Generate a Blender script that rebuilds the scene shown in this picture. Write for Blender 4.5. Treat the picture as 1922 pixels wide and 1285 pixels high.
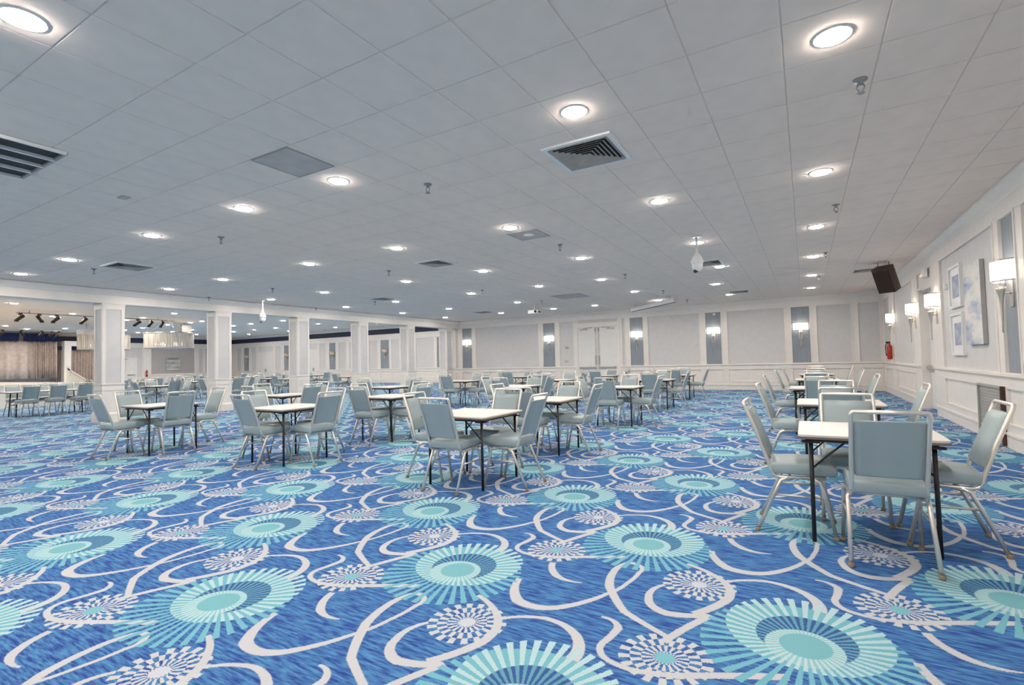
import bpy, bmesh, math, random
from mathutils import Vector, Matrix
random.seed(7)
PI = math.pi

# ------------------------------------------------------------------ camera
for o in list(bpy.data.objects):
    bpy.data.objects.remove(o)
scene = bpy.context.scene
COL = scene.collection
F_PX, YAW, PITCH, ROLL, EYE = 941.80, 0.52787, 0.03699, -0.02412, 1.2967
IW, IH = 1922, 1285
cam_d = bpy.data.cameras.new('camera')
cam = bpy.data.objects.new('camera', cam_d)
COL.objects.link(cam)
scene.camera = cam
_F = Vector((-math.sin(YAW) * math.cos(PITCH), math.cos(YAW) * math.cos(PITCH), math.sin(PITCH)))
_R = Vector((math.cos(YAW), math.sin(YAW), 0))
_U = _R.cross(_F)
_Rr = math.cos(ROLL) * _R + math.sin(ROLL) * _U
_Ur = -math.sin(ROLL) * _R + math.cos(ROLL) * _U
cam.matrix_world = Matrix(((_Rr.x, _Ur.x, -_F.x, 0), (_Rr.y, _Ur.y, -_F.y, 0), (_Rr.z, _Ur.z, -_F.z, EYE), (0, 0, 0, 1)))
cam_d.sensor_fit = 'HORIZONTAL'
cam_d.sensor_width = 36.0
cam_d.lens = 36.0 * F_PX / IW
cam_d.clip_start = 0.05
cam_d.clip_end = 200


def ray(px, py):
    return _Rr * ((px - IW / 2) / F_PX) - _Ur * ((py - IH / 2) / F_PX) + _F


def on_z(px, py, z):
    d = ray(px, py)
    t = (z - EYE) / d.z
    return Vector((d.x * t, d.y * t, z))


def on_x(px, py, x):
    d = ray(px, py)
    t = x / d.x
    return Vector((x, d.y * t, EYE + d.z * t))


def on_y(px, py, y):
    d = ray(px, py)
    t = y / d.y
    return Vector((d.x * t, y, EYE + d.z * t))


def to_px(p):
    q = Vector(p) - Vector((0, 0, EYE))
    w = q.dot(_F)
    if w < 0.05:
        return None
    return (IW / 2 + F_PX * q.dot(_Rr) / w, IH / 2 - F_PX * q.dot(_Ur) / w, w)


# ------------------------------------------------------------------ world / exposure
world = bpy.data.worlds.new('world')
scene.world = world
world.use_nodes = True
world.node_tree.nodes['Background'].inputs[0].default_value = (0.9, 0.93, 1.0, 1)
world.node_tree.nodes['Background'].inputs[1].default_value = 0.3
scene.view_settings.view_transform = 'Standard'
scene.view_settings.look = 'None'
scene.view_settings.gamma = 1.0
scene.view_settings.use_curve_mapping = False
scene.view_settings.exposure = 0.0
# keep the many small lamps affordable
scene.cycles.use_adaptive_sampling = True
scene.cycles.adaptive_threshold = 0.1
scene.cycles.adaptive_min_samples = 12
scene.cycles.max_bounces = 5
scene.cycles.diffuse_bounces = 3
scene.cycles.glossy_bounces = 2
LIGHT_W = 290.0       # emission strength of a downlight lens
SCONCE_W = 4.5


# ------------------------------------------------------------------ materials
def lin(c):
    c = c / 255.0
    return c / 12.92 if c <= 0.04045 else ((c + 0.055) / 1.055) ** 2.4


def rgb(r, g, b):
    return (lin(r), lin(g), lin(b), 1.0)


class NT:
    def __init__(self, name):
        self.mat = bpy.data.materials.new(name)
        self.mat.use_nodes = True
        self.t = self.mat.node_tree
        self.bsdf = self.t.nodes['Principled BSDF']

    def put(self, sock, v):
        if isinstance(v, bpy.types.NodeSocket):
            self.t.links.new(v, sock)
        elif v is not None:
            sock.default_value = v

    def m(self, op, a, b=None, c=None, clamp=False):
        n = self.t.nodes.new('ShaderNodeMath')
        n.operation = op
        n.use_clamp = clamp
        for i, v in enumerate((a, b, c)):
            self.put(n.inputs[i], v)
        return n.outputs[0]

    def v(self, op, a, b=None, c=None, scale=None):
        n = self.t.nodes.new('ShaderNodeVectorMath')
        n.operation = op
        for i, v in enumerate((a, b, c)):
            self.put(n.inputs[i], v)
        if scale is not None:
            self.put(n.inputs['Scale'], scale)
        return n.outputs['Value'] if op in ('DOT_PRODUCT', 'LENGTH', 'DISTANCE') else n.outputs['Vector']

    def mix(self, f, a, b):
        n = self.t.nodes.new('ShaderNodeMix')
        n.data_type = 'RGBA'
        self.put(n.inputs[0], f)
        self.put(n.inputs[6], a)
        self.put(n.inputs[7], b)
        return n.outputs[2]

    def coord(self, which='Object'):
        n = self.t.nodes.new('ShaderNodeTexCoord')
        return n.outputs[which]

    def pos(self):
        return self.t.nodes.new('ShaderNodeNewGeometry').outputs['Position']

    def mapping(self, vec, scale):
        n = self.t.nodes.new('ShaderNodeMapping')
        self.put(n.inputs['Vector'], vec)
        n.inputs['Scale'].default_value = scale
        return n.outputs[0]

    def noise(self, vec, scale, detail=3, rough=0.55):
        n = self.t.nodes.new('ShaderNodeTexNoise')
        self.put(n.inputs['Vector'], vec)
        n.inputs['Scale'].default_value = scale
        n.inputs['Detail'].default_value = detail
        n.inputs['Roughness'].default_value = rough
        return n.outputs['Fac']

    def ramp(self, f, p0, c0, p1, c1):
        n = self.t.nodes.new('ShaderNodeValToRGB')
        self.put(n.inputs[0], f)
        e = n.color_ramp.elements
        e[0].position, e[0].color = p0, c0
        e[1].position, e[1].color = p1, c1
        return n.outputs[0]

    def bump(self, h, strength, dist=0.002):
        n = self.t.nodes.new('ShaderNodeBump')
        n.inputs['Strength'].default_value = strength
        n.inputs['Distance'].default_value = dist
        self.put(n.inputs['Height'], h)
        self.put(self.bsdf.inputs['Normal'], n.outputs[0])

    def set(self, **k):
        for key, v in k.items():
            self.put(self.bsdf.inputs[key.replace('_', ' ')], v)
        return self.mat


def plain(name, col, rough=0.5, metal=0.0, var=0.06, scale=6.0, bump=0.0, spec=0.5):
    g = NT(name)
    n = g.noise(g.coord(), scale, 0.0)
    lo = tuple(max(0, c * (1 - var)) for c in col[:3]) + (1,)
    hi = tuple(min(1, c * (1 + var)) for c in col[:3]) + (1,)
    g.set(Base_Color=g.ramp(n, 0.3, lo, 0.7, hi), Roughness=rough, Metallic=metal)
    g.bsdf.inputs['Specular IOR Level'].default_value = spec
    if bump:
        g.bump(g.noise(g.coord(), 180, 2), bump)
    return g.mat


def emit(name, col, strength, base=None):
    g = NT(name)
    g.set(Base_Color=base or (0.9, 0.9, 0.88, 1), Roughness=0.4, Emission_Color=col, Emission_Strength=strength)
    return g.mat


M = {}
M['white'] = plain('white_trim_paint', (0.83, 0.785, 0.745, 1), 0.38, var=0.015)
M['grey'] = plain('pale_grey_panel_paint', (0.66, 0.645, 0.645, 1), 0.6, var=0.02)
M['column_grey'] = plain('column_panel_paint', (0.64, 0.635, 0.645, 1), 0.6, var=0.02)
M['ceil'] = plain('ceiling_tile_mineral', (0.87, 0.755, 0.675, 1), 0.9, var=0.02)
M['ceil_gap'] = plain('ceiling_grid_metal', (0.74, 0.65, 0.58, 1), 0.8, var=0.02)
M['ceil_hall'] = plain('stage_hall_ceiling_paint', (0.95, 0.87, 0.78, 1), 0.9, var=0.02)
M['navy'] = plain('navy_fascia_paint', rgb(28, 38, 68), 0.6)
M['navy_cloth'] = plain('navy_valance_cloth', rgb(24, 38, 80), 0.9)
M['teal_vinyl'] = plain('grey_teal_vinyl', rgb(152, 168, 173), 0.36, var=0.04, bump=0.06)
M['chrome'] = plain('brushed_champagne_metal', (0.80, 0.74, 0.67, 1), 0.32, 0.75, var=0.05)
M['nickel'] = plain('satin_nickel', (0.66, 0.62, 0.57, 1), 0.3, 0.9, var=0.04)
M['black'] = plain('black_enamel', (0.012, 0.012, 0.013, 1), 0.45)
M['laminate'] = plain('warm_white_laminate', rgb(214, 210, 206), 0.42, var=0.02, scale=30)
M['edge'] = plain('brown_grey_edge_band', rgb(120, 108, 98), 0.5)
M['cap'] = plain('tan_plastic_glide', rgb(140, 126, 108), 0.6)
M['plastic'] = plain('white_plastic', (0.82, 0.82, 0.82, 1), 0.35, var=0.01)
M['sprink'] = plain('dull_grey_chrome', (0.30, 0.30, 0.31, 1), 0.35, 0.7)
M['louvre'] = plain('grey_louvre_enamel', rgb(184, 177, 170), 0.6)
M['dark'] = plain('dark_void', (0.05, 0.05, 0.052, 1), 0.9)
M['grille'] = plain('grey_grille_metal', rgb(166, 164, 162), 0.55)
M['panel_dim'] = plain('grey_access_panel', rgb(196, 188, 182), 0.8)
M['curtain'] = plain('mauve_stage_curtain', rgb(222, 206, 196), 0.95, var=0.08)
M['curtain_dark'] = plain('brown_grey_drape', rgb(180, 162, 152), 0.95, var=0.08)
M['stage_white'] = plain('stage_front_paint', (0.80, 0.77, 0.72, 1), 0.5, var=0.02)
M['wood'] = plain('dark_walnut_veneer', rgb(70, 44, 32), 0.45, var=0.2, scale=18)
M['cloth_black'] = plain('speaker_grille_cloth', rgb(52, 40, 34), 0.95)
M['red'] = plain('red_enamel', rgb(176, 40, 26), 0.35)
M['spot'] = plain('bronze_spot_metal', rgb(62, 48, 40), 0.5, 0.3)
M['lens'] = emit('downlight_lens', (1.0, 0.905, 0.795, 1), LIGHT_W)
M['lens_hall'] = emit('stage_hall_downlight_lens', (1.0, 0.90, 0.79, 1), LIGHT_W * 1.45)
M['shade'] = None
M['red_lamp'] = emit('red_indicator_lens', (1, 0.12, 0.06, 1), 6.0, (0.6, 0.05, 0.03, 1))
M['door'] = plain('white_door_paint', (0.78, 0.77, 0.755, 1), 0.4, var=0.015)
M['door_glass'] = plain('smoked_door_glass', rgb(205, 203, 200), 0.25)


def blue_panel_mat():
    g = NT('slate_blue_wallcovering')
    p = g.pos()
    s = g.v('MULTIPLY', p, (1, 1, 0.02))
    n = g.noise(s, 70, 2)
    g.set(Base_Color=g.ramp(n, 0.35, rgb(136, 145, 154), 0.65, rgb(150, 158, 167)), Roughness=0.55)
    return g.mat


M['blue'] = blue_panel_mat()


def shade_mat(name, strength):
    g = NT(name)
    vor = g.t.nodes.new('ShaderNodeTexVoronoi')
    vor.feature = 'DISTANCE_TO_EDGE'
    g.put(vor.inputs['Vector'], g.coord())
    vor.inputs['Scale'].default_value = 55
    e = g.m('LESS_THAN', vor.outputs[0], 0.06)
    col = g.mix(e, (1.0, 0.92, 0.78, 1), (0.70, 0.60, 0.46, 1))
    st = g.m('MULTIPLY_ADD', e, -strength * 0.55, strength)
    g.set(Base_Color=(0.85, 0.83, 0.78, 1), Roughness=0.5, Emission_Color=col, Emission_Strength=st)
    return g.mat


M['shade'] = shade_mat('lit_sconce_shade', SCONCE_W)
M['shade_off'] = plain('unlit_sconce_shade', rgb(205, 190, 165), 0.5)


def crystal_mat():
    g = NT('chandelier_crystal_strands')
    p = g.v('MULTIPLY', g.coord(), (1, 1, 0.05))
    n = g.noise(p, 30, 3)
    g.set(Base_Color=g.ramp(n, 0.35, rgb(176, 170, 162), 0.65, rgb(226, 222, 216)), Roughness=0.25)
    return g.mat


M['crystal'] = crystal_mat()


def art_mat(name, cols, seed, scale):
    g = NT(name)
    p = g.v('ADD', g.v('MULTIPLY', g.coord(), scale), (seed, seed * 2.1, seed * 0.7))
    n = g.noise(p, 1.0, 5, 0.62)
    r = g.t.nodes.new('ShaderNodeValToRGB')
    g.put(r.inputs[0], n)
    el = r.color_ramp.elements
    el[0].position, el[0].color = 0.30, cols[0]
    el[1].position, el[1].color = 0.70, cols[-1]
    for i, c in enumerate(cols[1:-1]):
        e = el.new(0.36 + 0.26 * (i + 0.5) / max(1, len(cols) - 2))
        e.color = c
    g.set(Base_Color=r.outputs[0], Roughness=0.6)
    return g.mat


M['art_canvas'] = art_mat('abstract_blue_white_canvas', [rgb(100, 116, 158), rgb(170, 180, 202), rgb(222, 220, 217), rgb(230, 227, 222)], 3.3, (1, 1.1, 3.0))
M['art_print'] = art_mat('abstract_blue_print', [rgb(134, 146, 172), rgb(164, 174, 194), rgb(206, 208, 214)], 8.1, (1, 4, 4))
M['art_sea'] = art_mat('abstract_seascape_print', [rgb(92, 104, 112), rgb(160, 172, 178), rgb(204, 198, 176), rgb(226, 224, 218)], 5.2, (1, 1.2, 4))


# ---- carpet: half-drop repeat of ray flowers, small blossoms and ribbons, all node maths
def carpet_mat():
    g = NT('patterned_banquet_carpet')
    O = (-1.9296, 2.5827)
    ex = (0.940, 0.0222)
    ey = (-0.0038, 0.9309)
    a = (ex[0] + ey[0], ex[1] + ey[1])
    b = (-ex[0] + ey[0], -ex[1] + ey[1])
    det = a[0] * b[1] - b[0] * a[1]
    ia = (b[1] / det, -b[0] / det)
    ib = (-a[1] / det, a[0] / det)
    SC = 1.0 / math.hypot(*a)

    def uv(p):
        return Vector((ia[0] * p[0] + ia[1] * p[1], ib[0] * p[0] + ib[1] * p[1], 0))
    pos = g.v('SUBTRACT', g.pos(), (O[0], O[1], 0))
    comb = g.t.nodes.new('ShaderNodeCombineXYZ')
    g.put(comb.inputs[0], g.v('DOT_PRODUCT', pos, (ia[0], ia[1], 0)))
    g.put(comb.inputs[1], g.v('DOT_PRODUCT', pos, (ib[0], ib[1], 0)))
    # pile wobble so printed edges look tufted
    nz = g.t.nodes.new('ShaderNodeTexNoise')
    g.put(nz.inputs['Vector'], pos)
    nz.inputs['Scale'].default_value = 160
    nz.inputs['Detail'].default_value = 0
    wob = g.v('MULTIPLY_ADD', nz.outputs['Color'], (0.006, 0.006, 0), (-0.003, -0.003, 0))
    P = g.v('ADD', comb.outputs[0], wob)
    HALF = (0.5, 0.5, 0.5)
    NHALF = (-0.5, -0.5, -0.5)

    def local(c):
        return g.v('WRAP', g.v('SUBTRACT', P, tuple(c)), HALF, NHALF)

    def edge(s, k=260.0):
        return g.m('MULTIPLY_ADD', s, k, 0.5, clamp=True)

    arcs = []

    def arc(field, A, Mi, B, w0, w1):
        """ribbon piece: circular arc through three points, cut square at both ends"""
        mid = (A + B) / 2
        ab, am = B - A, Mi - A
        L = ab.length
        cr = ab.x * am.y - ab.y * am.x
        side = 1.0 if cr >= 0 else -1.0            # which side of the chord the arc bulges to
        nrm = Vector((-ab.y, ab.x, 0)) / L
        sag = max(abs(cr) / L, L * 0.012)
        r = sag / 2 + L * L / (8 * sag)
        c = mid + nrm * side * (sag - r)
        a0, a1 = (A - c) / r, (B - c) / r
        if side > 0:                               # arc runs clockwise A -> B
            n0, n1 = Vector((a0.y, -a0.x, 0)), Vector((-a1.y, a1.x, 0))
        else:
            n0, n1 = Vector((-a0.y, a0.x, 0)), Vector((a1.y, -a1.x, 0))
        qq = g.v('ADD', local(mid), tuple(mid - c))
        d = g.m('ABSOLUTE', g.m('SUBTRACT', g.v('LENGTH', qq), r))
        gate = g.m('MINIMUM', g.v('DOT_PRODUCT', qq, tuple(n0)), g.v('DOT_PRODUCT', qq, tuple(n1)))
        t = ab / (L * L)
        off = -(A - c).dot(t)
        w = g.m('ADD', g.v('DOT_PRODUCT', qq, tuple(t * ((w1 - w0) * SC))), (w0 + (w1 - w0) * off) * SC)
        s = g.m('MINIMUM', g.m('SUBTRACT', w, d), g.m('ADD', gate, 0.0035))
        return s if field is None else g.m('MAXIMUM', field, s)

    def ribbon(pts, widths, narc):
        q = [uv(p) for p in pts]
        cum = [0.0]
        for i in range(1, len(q)):
            cum.append(cum[-1] + (q[i] - q[i - 1]).length)

        def at(t):
            d = t * cum[-1]
            i = 0
            while i < len(q) - 2 and cum[i + 1] < d:
                i += 1
            f = (d - cum[i]) / max(1e-9, cum[i + 1] - cum[i])
            p0 = q[max(i - 1, 0)]
            p1, p2 = q[i], q[i + 1]
            p3 = q[min(i + 2, len(q) - 1)]
            return 0.5 * ((2 * p1) + (p2 - p0) * f + (2 * p0 - 5 * p1 + 4 * p2 - p3) * f * f + (3 * p1 - p0 - 3 * p2 + p3) * f ** 3)

        def wd(t):
            x = t * (len(widths) - 1)
            i = min(int(x), len(widths) - 2)
            return widths[i] + (widths[i + 1] - widths[i]) * (x - i)
        for k in range(narc):
            ta, tb = k / narc, (k + 1) / narc
            arcs.append((at(ta), at((ta + tb) / 2), at(tb), wd(ta), wd(tb), [at(ta + (tb - ta) * i / 8) for i in range(9)]))

    ribbon([(.405, .05), (.426, -.008), (.465, -.122), (.529, -.187), (.617, -.213), (.733, -.175), (.841, -.068), (.93, .099)], [.018, .030, .033, .024, .018, .014], 3)
    ribbon([(.93, .099), (.97, .188), (1.0, .34), (1.012, .43), (.995, .54), (.95, .585), (.90, .555), (.872, .46), (.877, .325), (.912, .202)], [.014, .013, .014, .017, .022, .026], 5)
    ribbon([(.912, .202), (.979, .089), (1.049, -.01), (1.12, -.081), (1.218, -.117), (1.329, -.18)], [.026, .026, .021, .019, .016], 2)
    ribbon([(.553, -.395), (.652, -.322), (.772, -.288), (.891, -.323), (.977, -.403), (1.006, -.497), (.998, -.58)], [.011, .014, .018, .028, .034], 3)
    ribbon([(.308, -.24), (.427, -.3), (.536, -.401), (.59, -.529), (.583, -.623), (.53, -.745), (.459, -.854)], [.014, .018, .024, .026, .024], 3)
    ribbon([(.245, -.60), (.210, -.67), (.2, -.734), (.227, -.836), (.278, -.893), (.357, -.914), (.44, -.886), (.518, -.845)], [.011, .018, .027, .027, .021], 3)
    ribbon([(.996, -.143), (1.065, -.162), (1.098, -.201), (1.096, -.27), (1.079, -.362), (1.084, -.42), (1.124, -.468), (1.183, -.492), (1.28, -.495), (1.42, -.455)], [.008, .021, .019, .014, .016, .017, .018], 5)
    ribbon([(-.455, -.60), (-.417, -.69), (-.339, -.771), (-.252, -.795), (-.185, -.785)], [.020, .028, .020, .006], 2)
    ribbon([(-.46, -.50), (-.256, -.392), (-.065, -.30)], [.020, .022], 1)
    ribbon([(-.56, -.27), (-.511, -.14), (-.46, -.03), (-.41, .07)], [.020, .021], 1)
    # blue pile with horizontal streaks
    sp = g.v('MULTIPLY', pos, (8.0, 60.0, 1.0))
    n1 = g.noise(sp, 1.0, 2.0, 0.7)
    base = g.ramp(n1, 0.36, rgb(44, 68, 142), 0.64, rgb(82, 138, 186))
    col = rgb(112, 174, 192)
    clear = 1.0          # 1 where no flower covers the ground

    def cover(f, c):
        nonlocal col, clear
        col = g.mix(f, col, c)
        clear = g.m('MULTIPLY', clear, g.m('SUBTRACT', 1.0, f))

    def sep(vec):
        n = g.t.nodes.new('ShaderNodeSeparateXYZ')
        g.put(n.inputs[0], vec)
        return n.outputs[0], n.outputs[1]

    # small staggered blossoms
    def blossom(c, disc_col, N=18):
        q = local(uv(c))
        r = g.v('LENGTH', q)
        x, y = sep(q)
        th = g.m('ARCTAN2', y, x)
        ring = g.m('FLOOR', g.m('MULTIPLY', r, 1.0 / (0.050 * SC)))
        s = g.m('SINE', g.m('MULTIPLY_ADD', th, N, g.m('MULTIPLY', ring, PI)))
        on = g.m('MULTIPLY_ADD', s, 3.0, 0.7, clamp=True)
        inside = edge(g.m('SUBTRACT', 0.198 * SC, r))
        cover(g.m('MULTIPLY', on, inside), rgb(192, 194, 199))
        cover(edge(g.m('SUBTRACT', 0.042 * SC, r)), disc_col)
    blossom((.42, -.505), rgb(190, 196, 208))
    blossom((-.525, -.395), rgb(118, 180, 194))

    # big ray flower: staggered rays in offset circles
    q0 = local((0, 0, 0))
    x, y = sep(q0)
    th = g.m('ARCTAN2', y, x)
    on = g.m('MULTIPLY_ADD', g.m('SINE', g.m('MULTIPLY', th, 42)), 4.0, 0.55, clamp=True)
    odd = g.m('SUBTRACT', 1.0, on)

    def disc(c, r):
        d = g.v('LENGTH', g.v('SUBTRACT', q0, tuple(uv(c))))
        return edge(g.m('SUBTRACT', r * SC, d))
    A = disc((-.01, -.055), .425)
    B = disc((.0, .115), .345)
    I = disc((.0, .055), .205)
    Rg = disc((-.005, -.035), .158)
    D = disc((.0, -.015), .105)
    cover(g.m('MULTIPLY', A, odd), rgb(112, 174, 192))
    cover(g.m('MULTIPLY', B, on), rgb(172, 202, 208))
    cover(I, g.mix(on, rgb(96, 150, 172), rgb(56, 92, 148)))
    cover(Rg, g.mix(on, rgb(140, 188, 198), rgb(178, 204, 209)))
    cover(D, rgb(118, 176, 188))
    fib = g.m('MULTIPLY_ADD', g.noise(pos, 300, 0.0), -0.2, 1.05)

    # the repeat is cut into 4 x 4 patches, each with only the ribbons that cross it
    fu = g.v('FRACTION', P)
    fx, fy = sep(fu)
    out = g.t.nodes['Material Output']
    first_bsdf = [g.bsdf]

    def leaf(u0, u1, v0, v1):
        field = None
        for A_, Mi, B_, w0, w1, smp in arcs:
            pad = max(w0, w1) * SC + 0.012
            hit = False
            for p in smp:
                du = (p.x - (u0 + u1) / 2 + 0.5) % 1.0 - 0.5
                dv = (p.y - (v0 + v1) / 2 + 0.5) % 1.0 - 0.5
                step = (smp[1] - smp[0]).length * 0.6
                if abs(du) < (u1 - u0) / 2 + pad + step and abs(dv) < (v1 - v0) / 2 + pad + step:
                    hit = True
            if hit:
                field = arc(field, A_, Mi, B_, w0, w1)
        c = base if field is None else g.mix(edge(field), base, rgb(190, 192, 198))
        c = g.mix(clear, col, c)
        c = g.v('SCALE', c, scale=fib)
        b = first_bsdf.pop() if first_bsdf else g.t.nodes.new('ShaderNodeBsdfPrincipled')
        g.put(b.inputs['Base Color'], c)
        b.inputs['Roughness'].default_value = 0.95
        b.inputs['Specular IOR Level'].default_value = 0.15
        return b.outputs[0]

    def tree(u0, u1, v0, v1, depth):
        if depth == 0:
            return leaf(u0, u1, v0, v1)
        n = g.t.nodes.new('ShaderNodeMixShader')
        if depth % 2 == 0:
            m_ = (u0 + u1) / 2
            g.put(n.inputs[0], g.m('GREATER_THAN', fx, m_))
            g.put(n.inputs[1], tree(u0, m_, v0, v1, depth - 1))
            g.put(n.inputs[2], tree(m_, u1, v0, v1, depth - 1))
        else:
            m_ = (v0 + v1) / 2
            g.put(n.inputs[0], g.m('GREATER_THAN', fy, m_))
            g.put(n.inputs[1], tree(u0, u1, v0, m_, depth - 1))
            g.put(n.inputs[2], tree(u0, u1, m_, v1, depth - 1))
        return n.outputs[0]
    g.put(out.inputs['Surface'], tree(0.0, 1.0, 0.0, 1.0, 4))
    return g.mat


M['carpet'] = carpet_mat()


# ------------------------------------------------------------------ mesh helpers
def finish(name, bm, mat, parent=None, smooth=False, loc=None):
    me = bpy.data.meshes.new(name)
    bm.to_mesh(me)
    bm.free()
    if smooth:
        for p in me.polygons:
            p.use_smooth = True
    me.materials.append(mat)
    o = bpy.data.objects.new(name, me)
    COL.objects.link(o)
    if parent:
        o.parent = parent
    if loc:
        o.location = loc
    return o


def add_box(bm, x0, x1, y0, y1, z0, z1):
    vs = [bm.verts.new(p) for p in ((x0, y0, z0), (x1, y0, z0), (x1, y1, z0), (x0, y1, z0), (x0, y0, z1), (x1, y0, z1), (x1, y1, z1), (x0, y1, z1))]
    fs = [bm.faces.new([vs[i] for i in f]) for f in ((0, 3, 2, 1), (4, 5, 6, 7), (0, 1, 5, 4), (1, 2, 6, 5), (2, 3, 7, 6), (3, 0, 4, 7))]
    return vs, fs


def box(name, x0, x1, y0, y1, z0, z1, mat, parent=None, bevel=0.0, seg=2):
    bm = bmesh.new()
    add_box(bm, min(x0, x1), max(x0, x1), min(y0, y1), max(y0, y1), min(z0, z1), max(z0, z1))
    if bevel:
        bmesh.ops.bevel(bm, geom=list(bm.edges), offset=bevel, segments=seg, affect='EDGES', profile=0.6)
    return finish(name, bm, mat, parent, smooth=bevel > 0)


def tube_bm(bm, pts, r, sides=8, r1=None, cap=True, sx=1.0):
    pts = [Vector(p) for p in pts]
    rings = []
    up = Vector((0, 0, 1))
    prev = None
    n = len(pts)
    for i, p in enumerate(pts):
        if i == 0:
            t = (pts[1] - p).normalized()
        elif i == n - 1:
            t = (p - pts[i - 1]).normalized()
        else:
            t = ((p - pts[i - 1]).normalized() + (pts[i + 1] - p).normalized()).normalized()
        if prev is None:
            ref = Vector((1, 0, 0)) if abs(t.x) < 0.9 else Vector((0, 1, 0))
            nx = (ref - t * ref.dot(t)).normalized()
        else:
            nx = (prev - t * prev.dot(t)).normalized()
        prev = nx
        ny = t.cross(nx)
        rr = r if r1 is None else r + (r1 - r) * i / (n - 1)
        rings.append([bm.verts.new(p + (nx * math.cos(2 * PI * k / sides) * sx + ny * math.sin(2 * PI * k / sides)) * rr) for k in range(sides)])
    for i in range(n - 1):
        for k in range(sides):
            bm.faces.new((rings[i][k], rings[i][(k + 1) % sides], rings[i + 1][(k + 1) % sides], rings[i + 1][k]))
    if cap:
        bm.faces.new(list(reversed(rings[0])))
        bm.faces.new(rings[-1])


def tube(name, pts, r, mat, parent=None, sides=8, r1=None, sx=1.0):
    bm = bmesh.new()
    tube_bm(bm, pts, r, sides, r1, True, sx)
    bmesh.ops.recalc_face_normals(bm, faces=bm.faces)
    return finish(name, bm, mat, parent, smooth=True)


def lathe(name, prof, mat, parent=None, seg=24, loc=None, a0=0.0, a1=2 * PI):
    bm = bmesh.new()
    full = abs(a1 - a0 - 2 * PI) < 1e-6
    ns = seg if full else seg + 1
    rings = []
    for r, z in prof:
        if r < 1e-6:
            rings.append([bm.verts.new((0, 0, z))])
        else:
            rings.append([bm.verts.new((r * math.cos(a0 + (a1 - a0) * k / seg), r * math.sin(a0 + (a1 - a0) * k / seg), z)) for k in range(ns)])
    for A, B in zip(rings[:-1], rings[1:]):
        for k in range(seg):
            k2 = (k + 1) % ns
            if len(A) == 1 and len(B) == 1:
                continue
            if len(A) == 1:
                bm.faces.new((A[0], B[k2], B[k]))
            elif len(B) == 1:
                bm.faces.new((A[k], A[k2], B[0]))
            else:
                bm.faces.new((A[k], A[k2], B[k2], B[k]))
    bmesh.ops.recalc_face_normals(bm, faces=bm.faces)
    return finish(name, bm, mat, parent, smooth=True, loc=loc)


def prism(name, poly, axis, a0, a1, mat, parent=None):
    """extrude a 2-D polygon along 'x' or 'y' (poly in the other horizontal axis and z)"""
    bm = bmesh.new()
    def P(u, w, a):
        return (a, u, w) if axis == 'x' else (u, a, w)
    A = [bm.verts.new(P(u, w, a0)) for u, w in poly]
    B = [bm.verts.new(P(u, w, a1)) for u, w in poly]
    n = len(poly)
    bm.faces.new(A)
    bm.faces.new(list(reversed(B)))
    for i in range(n):
        bm.faces.new((A[i], B[i], B[(i + 1) % n], A[(i + 1) % n]))
    bmesh.ops.recalc_face_normals(bm, faces=bm.faces)
    return finish(name, bm, mat, parent)


def tag(o, label, cat=None, group=None, kind=None):
    o['label'] = label
    if cat:
        o['category'] = cat
    if group:
        o['group'] = group
    if kind:
        o['kind'] = kind
    return o


def thing(name, label, cat, loc=(0, 0, 0), rz=0.0, group=None):
    o = bpy.data.objects.new(name, None)
    o.empty_display_size = 0.1
    COL.objects.link(o)
    o.location = loc
    o.rotation_euler = (0, 0, rz)
    return tag(o, label, cat, group)


def clone(root, loc=None, rz=None, label=None, group=None, skip=()):
    r = root.copy()
    COL.objects.link(r)
    if loc is not None:
        r.location = loc
    if rz is not None:
        r.rotation_euler = (0, 0, rz)
    if label:
        r['label'] = label
    if group:
        r['group'] = group
    for ch in list(root.children):
        c = ch.copy()
        COL.objects.link(c)
        c.parent = r
        for gch in ch.children:
            if gch.name.split('.')[0] in skip:
                continue
            d = gch.copy()
            COL.objects.link(d)
            d.parent = c
    return r


def structure(o, label):
    o['kind'] = 'structure'
    o['label'] = label
    return o


# ------------------------------------------------------------------ dimensions
XW, YW, HC = 2.308, 20.83, 3.357          # right wall, far wall, main ceiling
XC0, XC1 = -15.73, -15.25                 # colonnade
YB, XL, HL = 26.0, -44.0, 3.93            # stage hall: back wall, left wall, ceiling
Y0 = -6.0                                 # wall behind the camera
PZ0, PZ1 = 0.96, 3.03                     # upper wall panels

# floor
structure(box('floor', XL - .2, XW + .2, Y0 - .2, YB + .2, -0.1, 0.0, M['carpet']), 'blue carpet with aqua ray flowers and white ribbons')
# ceilings
ceil = structure(box('ceiling', XC1, XW + .15, Y0 - .1, YW + .15, HC + 0.006, HC + 0.16, M['ceil_gap']), 'suspended tile ceiling of the main hall')
structure(box('ceiling_stage_hall', XL - .1, XC0, Y0 - .1, YB + .1, HL, HL + .15, M['ceil_hall']), 'plain pale ceiling beyond the columns')

# ceiling tiles: 300 that show largest are parts, the rest one part
PT = 0.572
TX0, TY0 = -0.05, 3.53


def tile_bm(bm, cx, cy, g=0.004):
    h = PT / 2 - g / 2
    b = 0.004
    z0, z1 = HC + 0.006, HC
    A = [bm.verts.new((cx + sx * h, cy + sy * h, z0)) for sx, sy in ((-1, -1), (1, -1), (1, 1), (-1, 1))]
    h -= b
    B = [bm.verts.new((cx + sx * h, cy + sy * h, z1)) for sx, sy in ((-1, -1), (1, -1), (1, 1), (-1, 1))]
    for i in range(4):
        bm.faces.new((A[(i + 1) % 4], A[i], B[i], B[(i + 1) % 4]))
    bm.faces.new((B[3], B[2], B[1], B[0]))


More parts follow.
